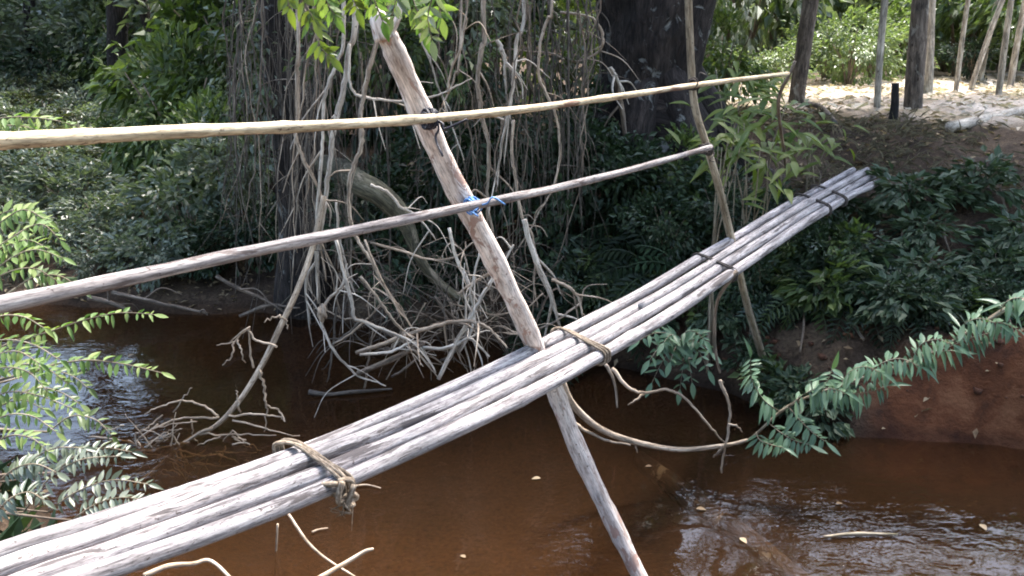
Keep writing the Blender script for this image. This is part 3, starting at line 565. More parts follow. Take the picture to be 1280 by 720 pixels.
# curved branch below the deck, and its offshoots
cb = [Dp(x, y, d_) for x, y, d_ in ((700, 470, 3.75), (712, 500, 3.8), (735, 525, 3.85), (760, 541, 3.9), (800, 554, 3.95), (850, 562, 4.0), (905, 557, 4.02), (935, 550, 4.0))]
cbe = empty('curved_branch', cb[0], 'grey-brown branch curving low over the water from the leaning post to the leafy branch', 'branch')
MB().tube(smooth(cb, 6), [.020, .017, .013, .008], 8, .08).build('limb', MT['vine'], cbe)
for P, d_, r_ in (([(716, 527), (735, 540), (760, 551), (788, 556)], 3.85, .009), ([(765, 460), (785, 484), (806, 491), (830, 487), (848, 492), (870, 512), (890, 536), (905, 553)], 3.98, .009), ([(806, 491), (795, 500), (785, 506)], 3.98, .006), ([(900, 475), (908, 495), (913, 515), (910, 540), (906, 560), (901, 592)], 4.02, .0095), ([(904, 557), (897, 566), (892, 572)], 4.02, .008), ([(911, 530), (920, 532), (928, 540)], 4.0, .006), ([(795, 556), (797, 566)], 3.95, .005), ([(757, 455), (768, 478), (772, 510)], 4.6, .010)):
    twig(P, d_, r_, cbe, 'vine', 'offshoot', .002)

# ------------------------------------------------------------------ big dark trunk with crown, and the limb the vines hang from
def crown(parent, c_, rx, ry, rz, n_, L_, m, clumps=40, name='crown', seed=0, mesh=None):
    r_ = np.random.default_rng(seed); cc = r_.normal(0, 1, (clumps, 3)); cc /= np.linalg.norm(cc, axis=1)[:, None]; cc *= (r_.random((clumps, 1)) ** .45)
    k = r_.integers(0, clumps, n_); p = cc[k] + r_.normal(0, .13, (n_, 3)); out = p + r_.normal(0, .5, (n_, 3)) * .6; out[:, 2] -= .25
    b_ = p * (rx, ry, rz) + c_; nn = r_.normal(0, .6, (n_, 3)) + (0, 0, 1)
    L = L_ * (.6 + .8 * r_.random(n_)); mb_ = MB().leaves(b_, out, nn, L, L * .5)
    o = mb_.build(name, m, parent, shade=False); o['kind'] = 'stuff'; return o
tx, ty = Dp(815, 150, 7.6)[0], 7.6
tb = np.array([tx, ty, gz(tx, ty)])
bt = empty('big_tree', tb, 'thick dark-barked tree trunk with pale lichen spots behind the vines', 'tree')
P = smooth([tb + (.02, .1, -.3), tb + (.02, 0, .2), Dp(812, 150, 7.6), Dp(808, 60, 7.6), Dp(815, -20, 7.6), Dp(830, -260, 7.7), Dp(820, -700, 7.7)], 6)
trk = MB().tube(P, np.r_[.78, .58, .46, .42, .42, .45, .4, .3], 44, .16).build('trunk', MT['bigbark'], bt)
m_ = MB()
for a, l_ in ((200, 1.1), (250, 1.2), (290, 1.0), (330, 1.2), (20, 1.0), (160, 1.1)):   # root flares
    d_ = np.array([math.cos(R(a)), math.sin(R(a)), 0]); q = tb + d_ * l_; m_.tube(smooth([tb + d_ * .1 + (0, 0, 1.0), tb + d_ * .46 + (0, 0, .42), np.r_[(tb + d_ * .85)[:2], gz(*(tb + d_ * .85)[:2]) + .03], np.r_[q[:2], gz(q[0], q[1]) - .08]], 5), [.12, .15, .10, .05], 10, .12)
m_.build('root_flare', MT['bigbark'], bt)
# forked second stem at its right-hand side
MB().tube(smooth([Dp(838, 130, 7.45), Dp(852, 60, 7.4), Dp(872, -20, 7.4), Dp(915, -140, 7.4), Dp(960, -400, 7.6)], 6), [.2, .18, .14], 14, .1).build('fork', MT['bigbark'], bt)
limbs = [smooth([tb + (-.1, -.1, 3.2), tb + (-1.2, -.9, 3.2), tb + (-2.6, -1.6, 2.9), tb + (-4.6, -1.9, 2.9), tb + (-6.0, -1.8, 3.4)], 5), smooth([tb + (.2, -.1, 4), tb + (1.4, -1.2, 5.0), tb + (3.0, -2.0, 5.4)], 5), smooth([tb + (0, .1, 4.4), tb + (-1.4, .9, 5.8), tb + (-3, 1.6, 6.6)], 5)]
for L_ in limbs: MB().tube(L_, [.16, .11, .05], 10, .1).build('limb', MT['bigbark'], bt)
crown(bt, tb + (-.4, 1.9, 6.6), 3.2, 2.3, 1.9, 10000, .22, MT['leaf_mid'], 60, seed=3)
crown(bt, tb + (2.2, .7, 5.6), 2.5, 1.7, 1.2, 4500, .2, MT['leaf_mid'], 30, seed=4)
# vine-wrapped trunk at the left of the tangle
vx, vy = Dp(368, 150, 7.0)[0], 7.0; vb = np.array([vx, vy, gz(vx, vy)])
vt = empty('vine_covered_tree', vb, 'dark slim trunk behind the curtain of hanging vines', 'tree')
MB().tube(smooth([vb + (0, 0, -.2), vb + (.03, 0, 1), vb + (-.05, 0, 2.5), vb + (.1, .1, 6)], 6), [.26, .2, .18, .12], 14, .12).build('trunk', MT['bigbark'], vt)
crown(vt, vb + (0, .3, 5.6), 2.2, 2.0, 1.5, 5000, .18, MT['leaf_mid'], 36, seed=9)

# ------------------------------------------------------------------ vines and aerial roots
def vine(P, d_, wpx, m='vine', name='hanging_vine', label=None, group=None, cat='vine', top=True, jit=.006, n=6, forks=4):
    """traced vine; d_ is a distance or (start, end)"""
    da, dbb = (d_, d_) if np.isscalar(d_) else d_
    ds = np.linspace(da, dbb, len(P)); Q = [Dp(x, y, q) for (x, y), q in zip(P, ds)]
    if top and Q[0][2] > 1.9 and P[0][1] < 60:    # carry it up to the limb above the picture
        Q = [Q[0] + np.array([rng.normal(0, .08), rng.normal(.1, .06), 3.6 - Q[0][2]])] + Q
    Q = smooth(Q, n); Q = Q + np.cumsum(rng.normal(0, jit * .35, Q.shape), axis=0) * np.sin(np.linspace(0, np.pi, len(Q)))[:, None] + rng.normal(0, jit * .25, Q.shape)
    r_ = M(wpx / 2, (da + dbb) / 2) * .8
    mb_ = MB().tube(Q, [r_, r_ * 1.05, r_ * .9, r_ * .45], 6, .14)
    for _ in range(forks):      # side rootlets growing out of the same vine
        i0 = int(rng.integers(len(Q) // 3, len(Q) - 1)); T = unit(Q[min(i0 + 1, len(Q) - 1)] - Q[i0]); L_ = rng.uniform(.08, .4)
        d2 = unit(T * .7 + rng.normal(0, .55, 3) * (1, .6, 1)); e_ = Q[i0] + d2 * L_ * .5; e2 = e_ + unit(d2 + (0, 0, -.7)) * L_ * .5
        if min(e_[2], e2[2]) > .02: mb_.tube(smooth([Q[i0], e_ + rng.normal(0, .015, 3), e2], 4), [r_ * .55, r_ * .2], 4, .1, cap=False)
    o = mb_.build(name, MT[m], origin=Q[-1] if Q[-1][2] < Q[0][2] else Q[0]); return tag(o, label, cat, group)
G1 = 'pale vines traced through the root tangle'
L1 = 'pale crooked vine in the tangle behind the leaning post'
TR = [([(372, 30), (370, 90), (370, 140), (367, 170), (375, 200), (390, 226), (401, 256), (398, 300), (408, 350)], 5.0, 6), ([(487, -20), (475, 40), (463, 95), (458, 125), (456, 150), (458, 176), (454, 192), (445, 215), (441, 248), (443, 280), (452, 303), (465, 326), (480, 356), (500, 386), (516, 412)], 4.9, 7),
      ([(430, 20), (423, 75), (414, 100), (405, 130), (402, 175), (400, 215), (396, 260), (394, 320), (398, 380)], 5.0, 6), ([(445, 10), (437, 60), (430, 110), (420, 150), (414, 190), (407, 240), (400, 290), (396, 340)], 5.1, 9),
      ([(420, 300), (430, 340), (438, 372), (443, 396), (455, 402), (480, 412), (510, 425), (526, 436), (545, 466)], 4.8, 6), ([(450, 345), (470, 371), (486, 396), (500, 412), (516, 423)], 4.8, 5), ([(456, 300), (476, 350), (496, 386), (518, 413)], 4.85, 4),
      ([(445, 441), (480, 429), (512, 417), (540, 408), (568, 402), (592, 403), (612, 413), (634, 435)], (4.9, 4.7), 7), ([(450, 443), (485, 440), (505, 431), (517, 423)], 4.8, 5), ([(528, 434), (555, 435), (575, 426), (586, 421), (596, 430), (612, 446)], 4.8, 6),
      ([(548, 474), (570, 430), (590, 395), (606, 364), (622, 338), (642, 306)], 4.8, 7), ([(400, 400), (414, 430), (435, 455), (452, 470), (482, 482)], 4.9, 4), ([(400, 392), (412, 372), (430, 356), (434, 330)], 4.9, 5),
      ([(463, 303), (505, 315), (540, 325), (570, 322), (588, 305)], 5.0, 4), ([(562, 285), (569, 320), (582, 350), (590, 380), (588, 412), (575, 440)], 5.0, 6), ([(600, 315), (590, 352), (584, 372)], 4.9, 4), ([(572, 368), (592, 352), (615, 342), (640, 345)], 4.9, 4),
      ([(463, 231), (482, 239), (502, 260), (520, 270), (545, 300)], 4.9, 5), ([(655, 5), (648, 50), (643, 92), (640, 120), (634, 152), (626, 190), (620, 240)], 5.4, 6), ([(690, -10), (684, 24), (675, 52), (671, 90), (680, 116), (692, 138), (698, 162), (698, 200), (690, 236), (676, 260), (660, 290), (640, 322)], 5.4, 4.5),
      ([(605, 20), (602, 60), (598, 95), (602, 140), (612, 190), (610, 250), (618, 300)], 5.5, 8), ([(642, 150), (640, 190), (645, 222), (650, 252), (656, 272), (668, 292), (671, 322), (668, 350), (672, 385)], 5.3, 5), ([(575, 50), (566, 92), (557, 118), (545, 150)], 5.2, 3.5),
      ([(510, -30), (520, 30), (540, 85), (560, 140), (580, 200)], 5.6, 4), ([(655, 275), (664, 310), (676, 345), (690, 378), (700, 410)], 5.2, 10), ([(420, 250), (425, 300), (438, 340), (445, 370)], 5.1, 4), ([(408, 250), (396, 300), (384, 350), (388, 405)], 5.1, 5), ([(690, 350), (710, 358), (722, 372), (728, 395)], 5.0, 6)]
for P, d_, w_ in TR:
    mk = min(((370, 200, 'by the slim dark trunk'), (400, 390, 'beside the pale root knot'), (455, 150, 'crossing behind both rails left of the post'), (480, 260, 'over the mossy limb'), (500, 420, 'beside the wedged grey-pink stick'), (560, 60, 'behind the post head'), (590, 330, 'behind the blue cord'), (640, 100, 'behind the cream rail right of the post'), (650, 280, 'under the grey rail right of the post'), (700, 370, 'just above the deck poles')), key=lambda q: math.hypot(q[0] - np.mean([p[0] for p in P]), q[1] - np.mean([p[1] for p in P])))[2]
    m0 = 'root' if rng.random() < .55 else 'vine'
    vine(P, d_, w_, m0, label=f"{'thick' if w_ > 6 else 'slender' if w_ < 4.6 else 'mid-sized'} {'whitish' if m0 == 'root' else 'tan'} {'hanging' if P[0][1] < 60 else 'crooked'} vine {mk}", group=G1)
vine([(436, 55), (437, 92), (443, 112), (458, 118), (500, 123), (522, 122), (548, 118), (570, 108), (590, 98)], 5.0, 4.5, 'root', label='whitish vine sagging across behind the post in a shallow bow', top=False)
vine([(560, 118), (564, 90), (575, 60), (580, 30), (590, -30)], 5.0, 4, 'vine', label='thin forked vine rising from the shallow bowed vine')
vine([(700, 15), (735, 20), (750, 32), (756, 46), (753, 60), (740, 71), (715, 75), (690, 66), (632, 61)], 6.4, 4.5, 'vine', label='grey vine curling in a loop beside the big dark trunk', top=False)
vine([(621, 50), (627, 62), (631, 78), (631, 96)], 5.4, 7, 'root', label='short whitish broken vine stub behind the upper rail', top=False)
vine([(762, 84), (768, 92), (774, 104)], 6.9, 8, 'root', label='short pale root stub against the big dark trunk', top=False)
vine([(768, 92), (776, 130), (782, 180), (790, 230)], 6.95, 9, 'vine2', label='dark root running down the big trunk', top=False)
q = [Dp(x, y, d_) for x, y, d_ in ((405, 205, 6.4), (430, 214, 5.8), (452, 231, 5.3), (474, 243, 5.2), (497, 264, 5.2), (510, 285, 5.2), (524, 322, 5.2), (545, 350, 5.2), (570, 369, 5.2), (594, 380, 5.15), (620, 400, 5.2))]
solid('mossy_limb', q, [.075, .075, .062, .032, .024, .02], MT['moss'], 'thick moss-stained limb bending down through the root tangle', 'limb', rough=.1)
solid('driftwood_stick', [Dp(447, 467, 4.9), Dp(490, 449, 4.85), Dp(530, 429, 4.8)], [.014, .017, .012], MT['vine2'], 'grey-pink broken stick wedged low in the root tangle', 'stick', rough=.12)
solid('driftwood_stick', [Zp(386, 490, .03), Zp(410, 493, .015), Zp(440, 490, .02), Zp(490, 486, .02)], [.017, .012, .013, .006], MT['vine3'], 'dark short stick floating at the foot of the root tangle', 'stick', rough=.12)
o = lump('root_knot', Dp(403, 391, 4.88), .032, .028, .042, MT['vine'], 12, 0, 20, .32); tag(o, 'pale grey knot of root wood hanging over the brown water', 'root knot')
for (P, w_) in (([(270, 345), (300, 362), (330, 375), (360, 392)], 6), ([(110, 372), (140, 378), (165, 390)], 8), ([(140, 365), (200, 380), (260, 392)], 7), ([(300, 395), (340, 380), (375, 385)], 6)):
    vine(P, 6.7, w_, 'vine2', 'fallen_stick', 'grey fallen stick lying along the muddy far shore under the bushes', 'sticks on the far shore', 'stick', False)
# curtains of thinner vines
CW = dict(vine='pale tan', vine2='grey-brown', vine3='dark brown', root='whitish')
G2, L2 = 'thin vines hanging in a curtain', 'thin straight grey vine in the hanging curtain around the slim dark trunk'
for j in range(42):
    x_ = 280 + 165 * rng.random() ** .8; d_ = 5.0 + 1.7 * rng.random(); b_ = 300 + 120 * rng.random() if x_ > 370 else 180 + 220 * rng.random()
    y0 = -30; sw = rng.normal(0, 12); k_ = rng.normal(0, 7, 3)
    vine([(x_ + sw, y0), (x_ + sw * .7 + k_[0], y0 + (b_ - y0) * .33), (x_ + sw * .3 + k_[1], y0 + (b_ - y0) * .66), (x_ + k_[2] * 2, b_)], d_, 1.6 + 2.6 * rng.random() ** 2, (mm := ('vine3', 'vine3', 'vine2', 'vine')[rng.integers(4)]), label=L2.replace('grey', CW[mm]), group=G2, jit=.02)
G3, L3 = 'thin vines hanging right of the post', 'thin grey vine hanging between the leaning post and the big dark trunk'
for j in range(40):
    x_ = 545 + 190 * rng.random(); d_ = 5.3 + 1.4 * rng.random(); b_ = 200 + 200 * rng.random(); y0 = -30; sw = rng.normal(0, 16); k_ = rng.normal(0, 10, 3)
    vine([(x_ + sw, y0), (x_ + sw * .7 + k_[0], y0 + (b_ - y0) * .33), (x_ + sw * .3 + k_[1], y0 + (b_ - y0) * .66), (x_ + k_[2] * 2, b_)], d_, 1.6 + 3 * rng.random() ** 2, (mm := ('vine3', 'vine3', 'vine2', 'vine3', 'vine2')[rng.integers(5)]), label=L3.replace('grey', CW[mm]), group=G3, jit=.028)
G4, L4 = 'arching roots at the foot of the tangle', 'thin arching root at the foot of the tangle above the dark water'
for j in range(70):
    x_ = 395 + 290 * rng.random(); y_ = 330 + 120 * rng.random(); a = rng.random() * math.pi * 2; L_ = 40 + 70 * rng.random(); k_ = rng.normal(0, 14)
    c_, s_ = math.cos(a) * L_ / 2, math.sin(a) * L_ / 2
    vine([(x_ - c_, y_ - s_), (x_ - c_ * .4, y_ - s_ * .4 + k_), (x_ + c_ * .4, y_ + s_ * .4 + k_), (x_ + c_, min(478, y_ + s_))], 4.9 + .8 * rng.random(), 1.6 + 2.6 * rng.random() ** 2, (mm := ('vine', 'vine2', 'vine3', 'vine3')[rng.integers(4)]), 'arching_root', L4.replace('thin', 'thin ' + CW[mm]), G4, 'root', False)
for P, w_, wh in (([(1003, 330), (1012, 355), (1035, 372), (1060, 398), (1080, 425)], 6, 'below the lashed deck end'), ([(985, 300), (1000, 350), (1005, 400), (1000, 440)], 4, 'next to the thin tan pole'), ([(1120, 245), (1128, 300), (1118, 350), (1130, 410)], 3.5, 'under the brow past the deck end'), ([(1190, 240), (1180, 290), (1195, 340), (1188, 400), (1200, 440)], 4, 'above the red clay foot'), ([(1250, 235), (1262, 290), (1250, 350), (1268, 420)], 3.5, 'above the tip of the leafy branch'), ([(930, 290), (922, 340), (935, 390), (940, 440)], 3.5, 'beside the fanned green plant')):
    xs = [Dp(x, y, 5.3)[0] for x, y in P]; Q = []
    for (x, y) in P:      # lie on the bank face along the pixel ray
        dd = np.linspace(4.4, 7.2, 120); hh_ = [Dp(x, y, q) for q in dd]; k = next((i for i, q in enumerate(hh_) if q[2] < gz(q[0], q[1]) + .05), 119); Q.append(hh_[k])
    solid('bank_root', Q, [M(w_ / 2, 5.3), M(w_ / 3, 5.3)], MT['vine2'], 'grey-brown bare root trailing down the steep bank ' + wh, 'root', seg=6, rough=.14)
m_ = MB()
for j in range(230):     # hair-fine rootlets, beyond counting
    x_ = rng.choice([rng.uniform(285, 450), rng.uniform(450, 740)]); d_ = 5.2 + 1.5 * rng.random(); y0 = rng.uniform(-80, 230); b_ = y0 + rng.uniform(60, 220); k_ = rng.normal(0, 9, 2)
    m_.tube(smooth([Dp(x_, y0, d_), Dp(x_ + k_[0], (y0 + b_) / 2, d_), Dp(x_ + k_[1], b_, d_)], 4), .0022, 3, 0, cap=False)
tag(m_.build('rootlet_fringe', MT['vine3']), 'fine grey rootlets fringing the vine curtain', 'rootlets', kind='stuff')

# ------------------------------------------------------------------ shrubs and undergrowth (leaf masses)
def shrub_proto(name, n_, L_, m, seed, clumps=26, flat=1.):
    """unit shrub about 1 m in radius: stems + leaf mass"""
    e = empty(name, (0, 0, 0)); m_ = MB(); r_ = np.random.default_rng(seed)
    for j in range(9):
        a = r_.random() * 6.28; t = np.array([math.cos(a) * .7 * r_.random(), math.sin(a) * .7 * r_.random(), .7 + .6 * r_.random()])
        m_.tube(smooth([(0, 0, -.15), t * (.4, .4, .55), t], 4), [.02, .008], 5, .1)
    m_.build('stem', MT['vine2'], e)
    crown(e, np.array([0, 0, .8]), .95, .95, .75 * flat, n_, L_, m, clumps, 'foliage', seed); return e
def put(proto, x, y, s_, label, group, sz=1., cat='shrub', dz=0.):
    e = copy_tree(proto); e.location = (x, y, gz(x, y) + dz); e.rotation_euler = (0, 0, rng.random() * 6.28); e.scale = (s_, s_, s_ * sz)
    return tag(e, label, cat, group)
protos = {'g1': shrub_proto('leafy_shrub', 1500, .13, MT['leaf_greygreen'], 21), 'g2': shrub_proto('leafy_shrub', 1300, .15, MT['leaf_greygreen'], 22, 20), 'm1': shrub_proto('leafy_shrub', 1700, .12, MT['leaf_mid'], 23), 'm2': shrub_proto('leafy_shrub', 1300, .15, MT['leaf_mid'], 24, 18),
          'd1': shrub_proto('leafy_shrub', 1700, .12, MT['leaf_dark'], 25), 'h1': shrub_proto('leafy_shrub', 420, .32, MT['leaf_bank'], 61, 18), 'h2': shrub_proto('leafy_shrub', 360, .36, MT['leaf_mid'], 62, 16), 'o1': shrub_proto('leafy_shrub', 1300, .13, MT['leaf_olive'], 26, 20), 'l1': shrub_proto('leafy_shrub', 2000, .10, MT['leaf_clear'], 27, 24), 'y1': shrub_proto('leafy_shrub', 900, .09, MT['leaf_yellow'], 28, 14)}
T_ = dict(g='grey-green small-leaved', m='mid-green leafy', d='dark green', o='olive brownish', h='broad-leaved dark', l='bright light-green', y='yellow-green sparse')
MARKS = [(10, 'past the feathery shrub'), (110, 'past the sky reflection'), (200, 'past the dead branch'), (280, 'left of the vines'), (368, 'by the slim vine-covered trunk'), (480, 'past the post head'), (600, 'past the blue cord'), (690, 'past the vine loop'), (815, 'by the big dark trunk'), (918, 'by the thin tan pole'), (1000, 'by the leaning slim tree'), (1060, 'by the deck end'), (1100, 'by the thinnest tree'), (1145, 'by the dark straight trunk'), (1200, 'by the white log'), (1240, 'by the pale saplings'), (1300, 'past the pale saplings')]
def shrubs(L_, where, group):
    for k, px, py, d_, s_, sz in L_:
        x_ = Dp(px, py, d_)[0]; mk = min(MARKS, key=lambda q: abs(q[0] - px))[1]
        put(protos[k], x_, d_, s_, f"{'small' if s_ < .4 else 'tall' if s_ > 1.05 else 'bushy'} {T_[k[0]]} shrub {where}, {mk}", group, sz)
shrubs([('g1', 80, 300, 7.9, .34, .8), ('g2', 160, 300, 7.7, .32, .8), ('g1', 120, 330, 7.5, .28, .8), ('g2', 190, 300, 8.2, .4, .9), ('g1', 40, 300, 8.6, .45, .8), ('g2', 100, 300, 8.8, .5, .8), ('g1', 150, 300, 9.3, .55, .8), ('g2', 10, 300, 8.0, .36, .8), ('g1', 60, 300, 9.6, .6, .8), ('g2', 200, 330, 7.4, .3, .8), ('g1', 130, 300, 8.3, .4, .8), ('g2', -20, 300, 9.3, .6, .8), ('g2', 240, 300, 7.9, .6, 1), ('g2', 300, 290, 8.2, .7, 1), ('d1', 260, 330, 7.5, .45, .8), ('d1', 330, 320, 7.5, .5, .9), ('g1', 200, 340, 7.35, .45, .8),
        ('o1', 20, 330, 7.5, .25, .8), ('m1', 270, 260, 8.8, .7, 1.1)], 'on the far shore', 'shrubs along the far shore')
shrubs([('m1', 225, 140, 9.8, .9, 1.2), ('l1', 235, 120, 11, .8, 1.3), ('m2', 265, 120, 11.2, 1.1, 1.3), ('m1', 320, 120, 10.5, 1.1, 1.4), ('g1', 300, 60, 13.5, 1.5, 1.3), ('d1', 380, 120, 12, 1.4, 1.4), ('d1', 470, 120, 10.5, 1.2, 1.4), ('m1', 450, 60, 13, 1.4, 1.4), ('o1', 560, 100, 11, 1.1, 1.3), ('d1', 620, 100, 10.5, 1., 1.3), ('y1', 690, 60, 9.5, .7, 1.3),
        ('g2', 20, 110, 16, 1.1, 1.1), ('g1', 75, 60, 16.5, 1.2, 1.1), ('g1', 130, 60, 15.5, 1., 1.1), ('g2', 175, 60, 17, 1.3, 1.1), ('g1', 40, 110, 18, 1.3, 1.1), ('g2', 110, 60, 18.5, 1.3, 1.1), ('m1', 160, 60, 15, 1., 1.1), ('g1', -30, 110, 15, 1., 1.1), ('d1', 70, 60, 14.8, .8, 1.1), ('m2', 210, 60, 16.5, 1.3, 1.1)], 'in the wood', 'shrubs in the wood')
shrubs([(('g1', 'g2', 'o1', 'g1', 'm1', 'g2')[j % 6], -10 + 42 * (j % 6) + rng.uniform(-12, 12), 250, 9.8 + 1.05 * (j // 6) + rng.uniform(-.3, .3), .42 + .035 * (j // 6), .85) for j in range(30)], 'on the open slope', 'low shrubs on the open slope')
shrubs([('d1', 520, 330, 6.9, .6, .9), ('d1', 470, 330, 7.2, .6, 1), ('d1', 600, 320, 6.9, .6, 1.), ('d1', 690, 300, 6.8, .65, 1), ('d1', 740, 300, 6.6, .55, 1), ('d1', 790, 310, 6.5, .5, 1), ('m1', 850, 300, 6.5, .45, 1), ('d1', 900, 330, 6.2, .4, 1), ('d1', 830, 360, 6.1, .4, 1), ('d1', 960, 320, 6.0, .38, 1), ('m1', 1000, 330, 5.9, .3, 1), ('d1', 1040, 360, 5.6, .33, 1), ('d1', 1100, 390, 5.2, .25, .8),
        ('d1', 1180, 370, 5.15, .25, .8), ('d1', 1240, 360, 5.1, .25, .8), ('d1', 1300, 360, 5.1, .26, .8), ('m1', 1140, 390, 5.15, .18, .9), ('d1', 940, 400, 5.6, .3, 1), ('d1', 760, 420, 5.9, .35, .8), ('d1', 560, 400, 6.5, .4, .8)], 'on the steep bank', 'shrubs on the steep bank')
shrubs([('m1', 905, 90, 8.6, .5, 1.2), ('l1', 1060, 100, 13.5, .75, .9), ('l1', 1090, 100, 14.5, .8, .9), ('l1', 1030, 100, 14.5, .8, 1), ('l1', 1120, 90, 16, .9, 1), ('l1', 960, 90, 13, .6, .8), ('m2', 970, 40, 17, 1.6, 1.2), ('g1', 930, 40, 16, 1.6, 1.3), ('g2', 1020, 30, 19, 1.9, 1.3), ('m1', 1080, 20, 21, 1.6, 1.2), ('m1', 1200, 60, 15.5, 1.3, 1.2), ('l1', 1180, 60, 17, 1.2, 1.3), ('m1', 1260, 60, 16, 1.4, 1.3), ('m2', 1230, 60, 18, 1.8, 1.4), ('l1', 1290, 60, 17.5, 1.5, 1.3), ('d1', 1215, 90, 14.3, .5, .9), ('m1', 1320, 60, 14, 1.2, 1.3)], 'at the clearing', 'shrubs around the clearing')
shrubs([(('h1', 'd1', 'h2', 'h1', 'h1')[j % 5], px_, 300, yy, sc_, .8) for j, (px_, yy, sc_) in enumerate((rng.uniform(880, 1310), None, rng.uniform(.17, .28)) for _ in range(30)) for yy in [float(np.interp(Dp(px_, 300, 5.4)[0], FAR[:, 0], FAR[:, 1])) + rng.uniform(.5, 1.6)]], 'hanging on the steep bank', 'shrubs on the steep bank')
shrubs([(('h1', 'h2', 'h1')[j % 3], px_, 300, float(np.interp(Dp(px_, 480, 5.0)[0], FAR[:, 0], FAR[:, 1])) + .12, rng.uniform(.14, .22), .9) for j, px_ in enumerate((700, 735, 775, 815, 880, 915, 950, 985, 1015, 1040))], 'at the foot of the bank', 'shrubs on the steep bank')
for p_ in protos.values():
    for ch in list(p_.children): bpy.data.objects.remove(ch)
    bpy.data.objects.remove(p_)

def climber(px, py, d_, rx, rz, n_, L_, m, label):
    c_ = Dp(px, py, d_); e = empty('leafy_climber', (c_[0], c_[1], c_[2]), label, 'climber', 'climbing plants in the vine tangle')
    MB().tube(smooth([c_ + (0, .1, 3.7 - c_[2]), c_ + (.05, .05, .3), c_ + (-.05, 0, -rz)], 5), .008, 5, .1).build('stem', MT['vine3'], e)
    crown(e, c_, rx, .3, rz, n_, L_, MT[m], 16, 'foliage', int(px))
for a in ((590, 15, 6.0, .45, .35, 420, .07, 'leaf_greygreen', 'grey-green climber hanging high in the vines right of the post head'), (500, 60, 6.2, .4, .3, 300, .07, 'leaf_mid', 'green climber in the vines just behind the post head'), (560, 60, 5.8, .35, .3, 260, .06, 'leaf_mid', 'green climber above the shallow bowed vine'), (670, 60, 6.6, .4, .4, 300, .07, 'leaf_olive', 'olive climber beside the loop of grey vine'), (715, 60, 8.2, .4, .4, 260, .10, 'leaf_yellow', 'yellow leaves glowing behind the loop of grey vine'),
          (430, 40, 5.8, .45, .3, 300, .07, 'leaf_mid', 'green climber at the top of the vine curtain'), (330, 80, 6.8, .5, .8, 700, .06, 'leaf_greygreen', 'grey-green climber draped over the vine curtain by the slim dark trunk'), (300, 200, 7.0, .45, .5, 500, .06, 'leaf_olive', 'olive climber low in the vine curtain'), (540, 190, 6.4, .5, .6, 500, .08, 'leaf_dark', 'dark climber in the hollow behind the leaning post'), (660, 200, 6.5, .5, .8, 700, .08, 'leaf_dark', 'dark climber between the leaning post and the big trunk'), (700, 330, 6.0, .35, .5, 400, .07, 'leaf_dark', 'dark climber trailing above the deck poles'), (480, 330, 6.2, .4, .5, 450, .08, 'leaf_dark', 'dark climber behind the arching roots')):
    climber(*a)

# ferns on the steep bank below the trunk: fronds of joined leaflets
def fern_proto(m, seed):
    e = empty('bank_fern', (0, 0, 0)); r_ = np.random.default_rng(seed)
    for j in range(9):
        a = j / 9 * 6.28 + r_.normal(0, .2); L_ = .5 * (.8 + .4 * r_.random()); d_ = np.array([math.cos(a), math.sin(a), 0])
        P = smooth([(0, 0, 0), d_ * L_ * .35 + (0, 0, .18), d_ * L_ * .75 + (0, 0, .16), d_ * L_ + (0, 0, -.03)], 5); m_ = MB().tube(P, [.004, .002], 4)
        t = np.linspace(.15, .98, 26); i0 = (t * (len(P) - 1)).astype(int).clip(0, len(P) - 2); q = P[i0]; T = P[i0 + 1] - P[i0]; T /= np.linalg.norm(T, axis=1)[:, None]
        S = np.cross(T, (0, 0, 1)); env = .11 * np.sin(np.pi * (t * .85 + .1))
        for sg in (-1, 1): m_.leaves(q, S * sg + T * .4 - (0, 0, .15), np.tile((0, 0, 1.), (26, 1)), env, env * .28)
        m_.build('frond', m, e, shade=False)
    return e
fps = [fern_proto(MT['leaf_dark'], 1), fern_proto(MT['leaf_mid'], 2), fern_proto(MT['leaf_fern'], 3)]
for (px, py, d_, k, s_) in ((705, 330, 6.2, 0, 1.2), (740, 350, 6.0, 0, 1.3), (730, 280, 6.5, 0, 1.3), (780, 330, 6.1, 1, 1.1), (820, 310, 6.0, 0, 1.2), (860, 290, 6.0, 2, 1.), (800, 280, 6.4, 0, 1.2), (940, 260, 5.9, 1, 1.), (980, 310, 5.7, 0, 1.), (1010, 370, 5.45, 1, .8), (1060, 340, 5.35, 0, .8), (1130, 340, 5.2, 0, .7), (1200, 350, 5.15, 0, .7), (1260, 330, 5.15, 1, .7), (960, 410, 5.5, 0, .8), (1100, 400, 5.2, 0, .7), (690, 410, 6.0, 0, .9)):
    x_ = Dp(px, py, d_)[0]; e = copy_tree(fps[k]); e.location = (x_, d_, gz(x_, d_) + .03); e.rotation_euler = (R(28), 0, rng.random() * 6.28); e.scale = (s_,) * 3
    e.rotation_euler = (Matrix.Rotation(R(30), 3, 'X') @ Matrix.Rotation(rng.random() * 6.28, 3, 'Z')).to_euler()
    tag(e, ('dark', 'mid-green', 'blue-green')[k] + ' fern on the steep far bank, ' + min(MARKS, key=lambda q: abs(q[0] - px))[1], 'fern', 'ferns on the far bank')
for e in fps:
    for ch in list(e.children): bpy.data.objects.remove(ch)
    bpy.data.objects.remove(e)

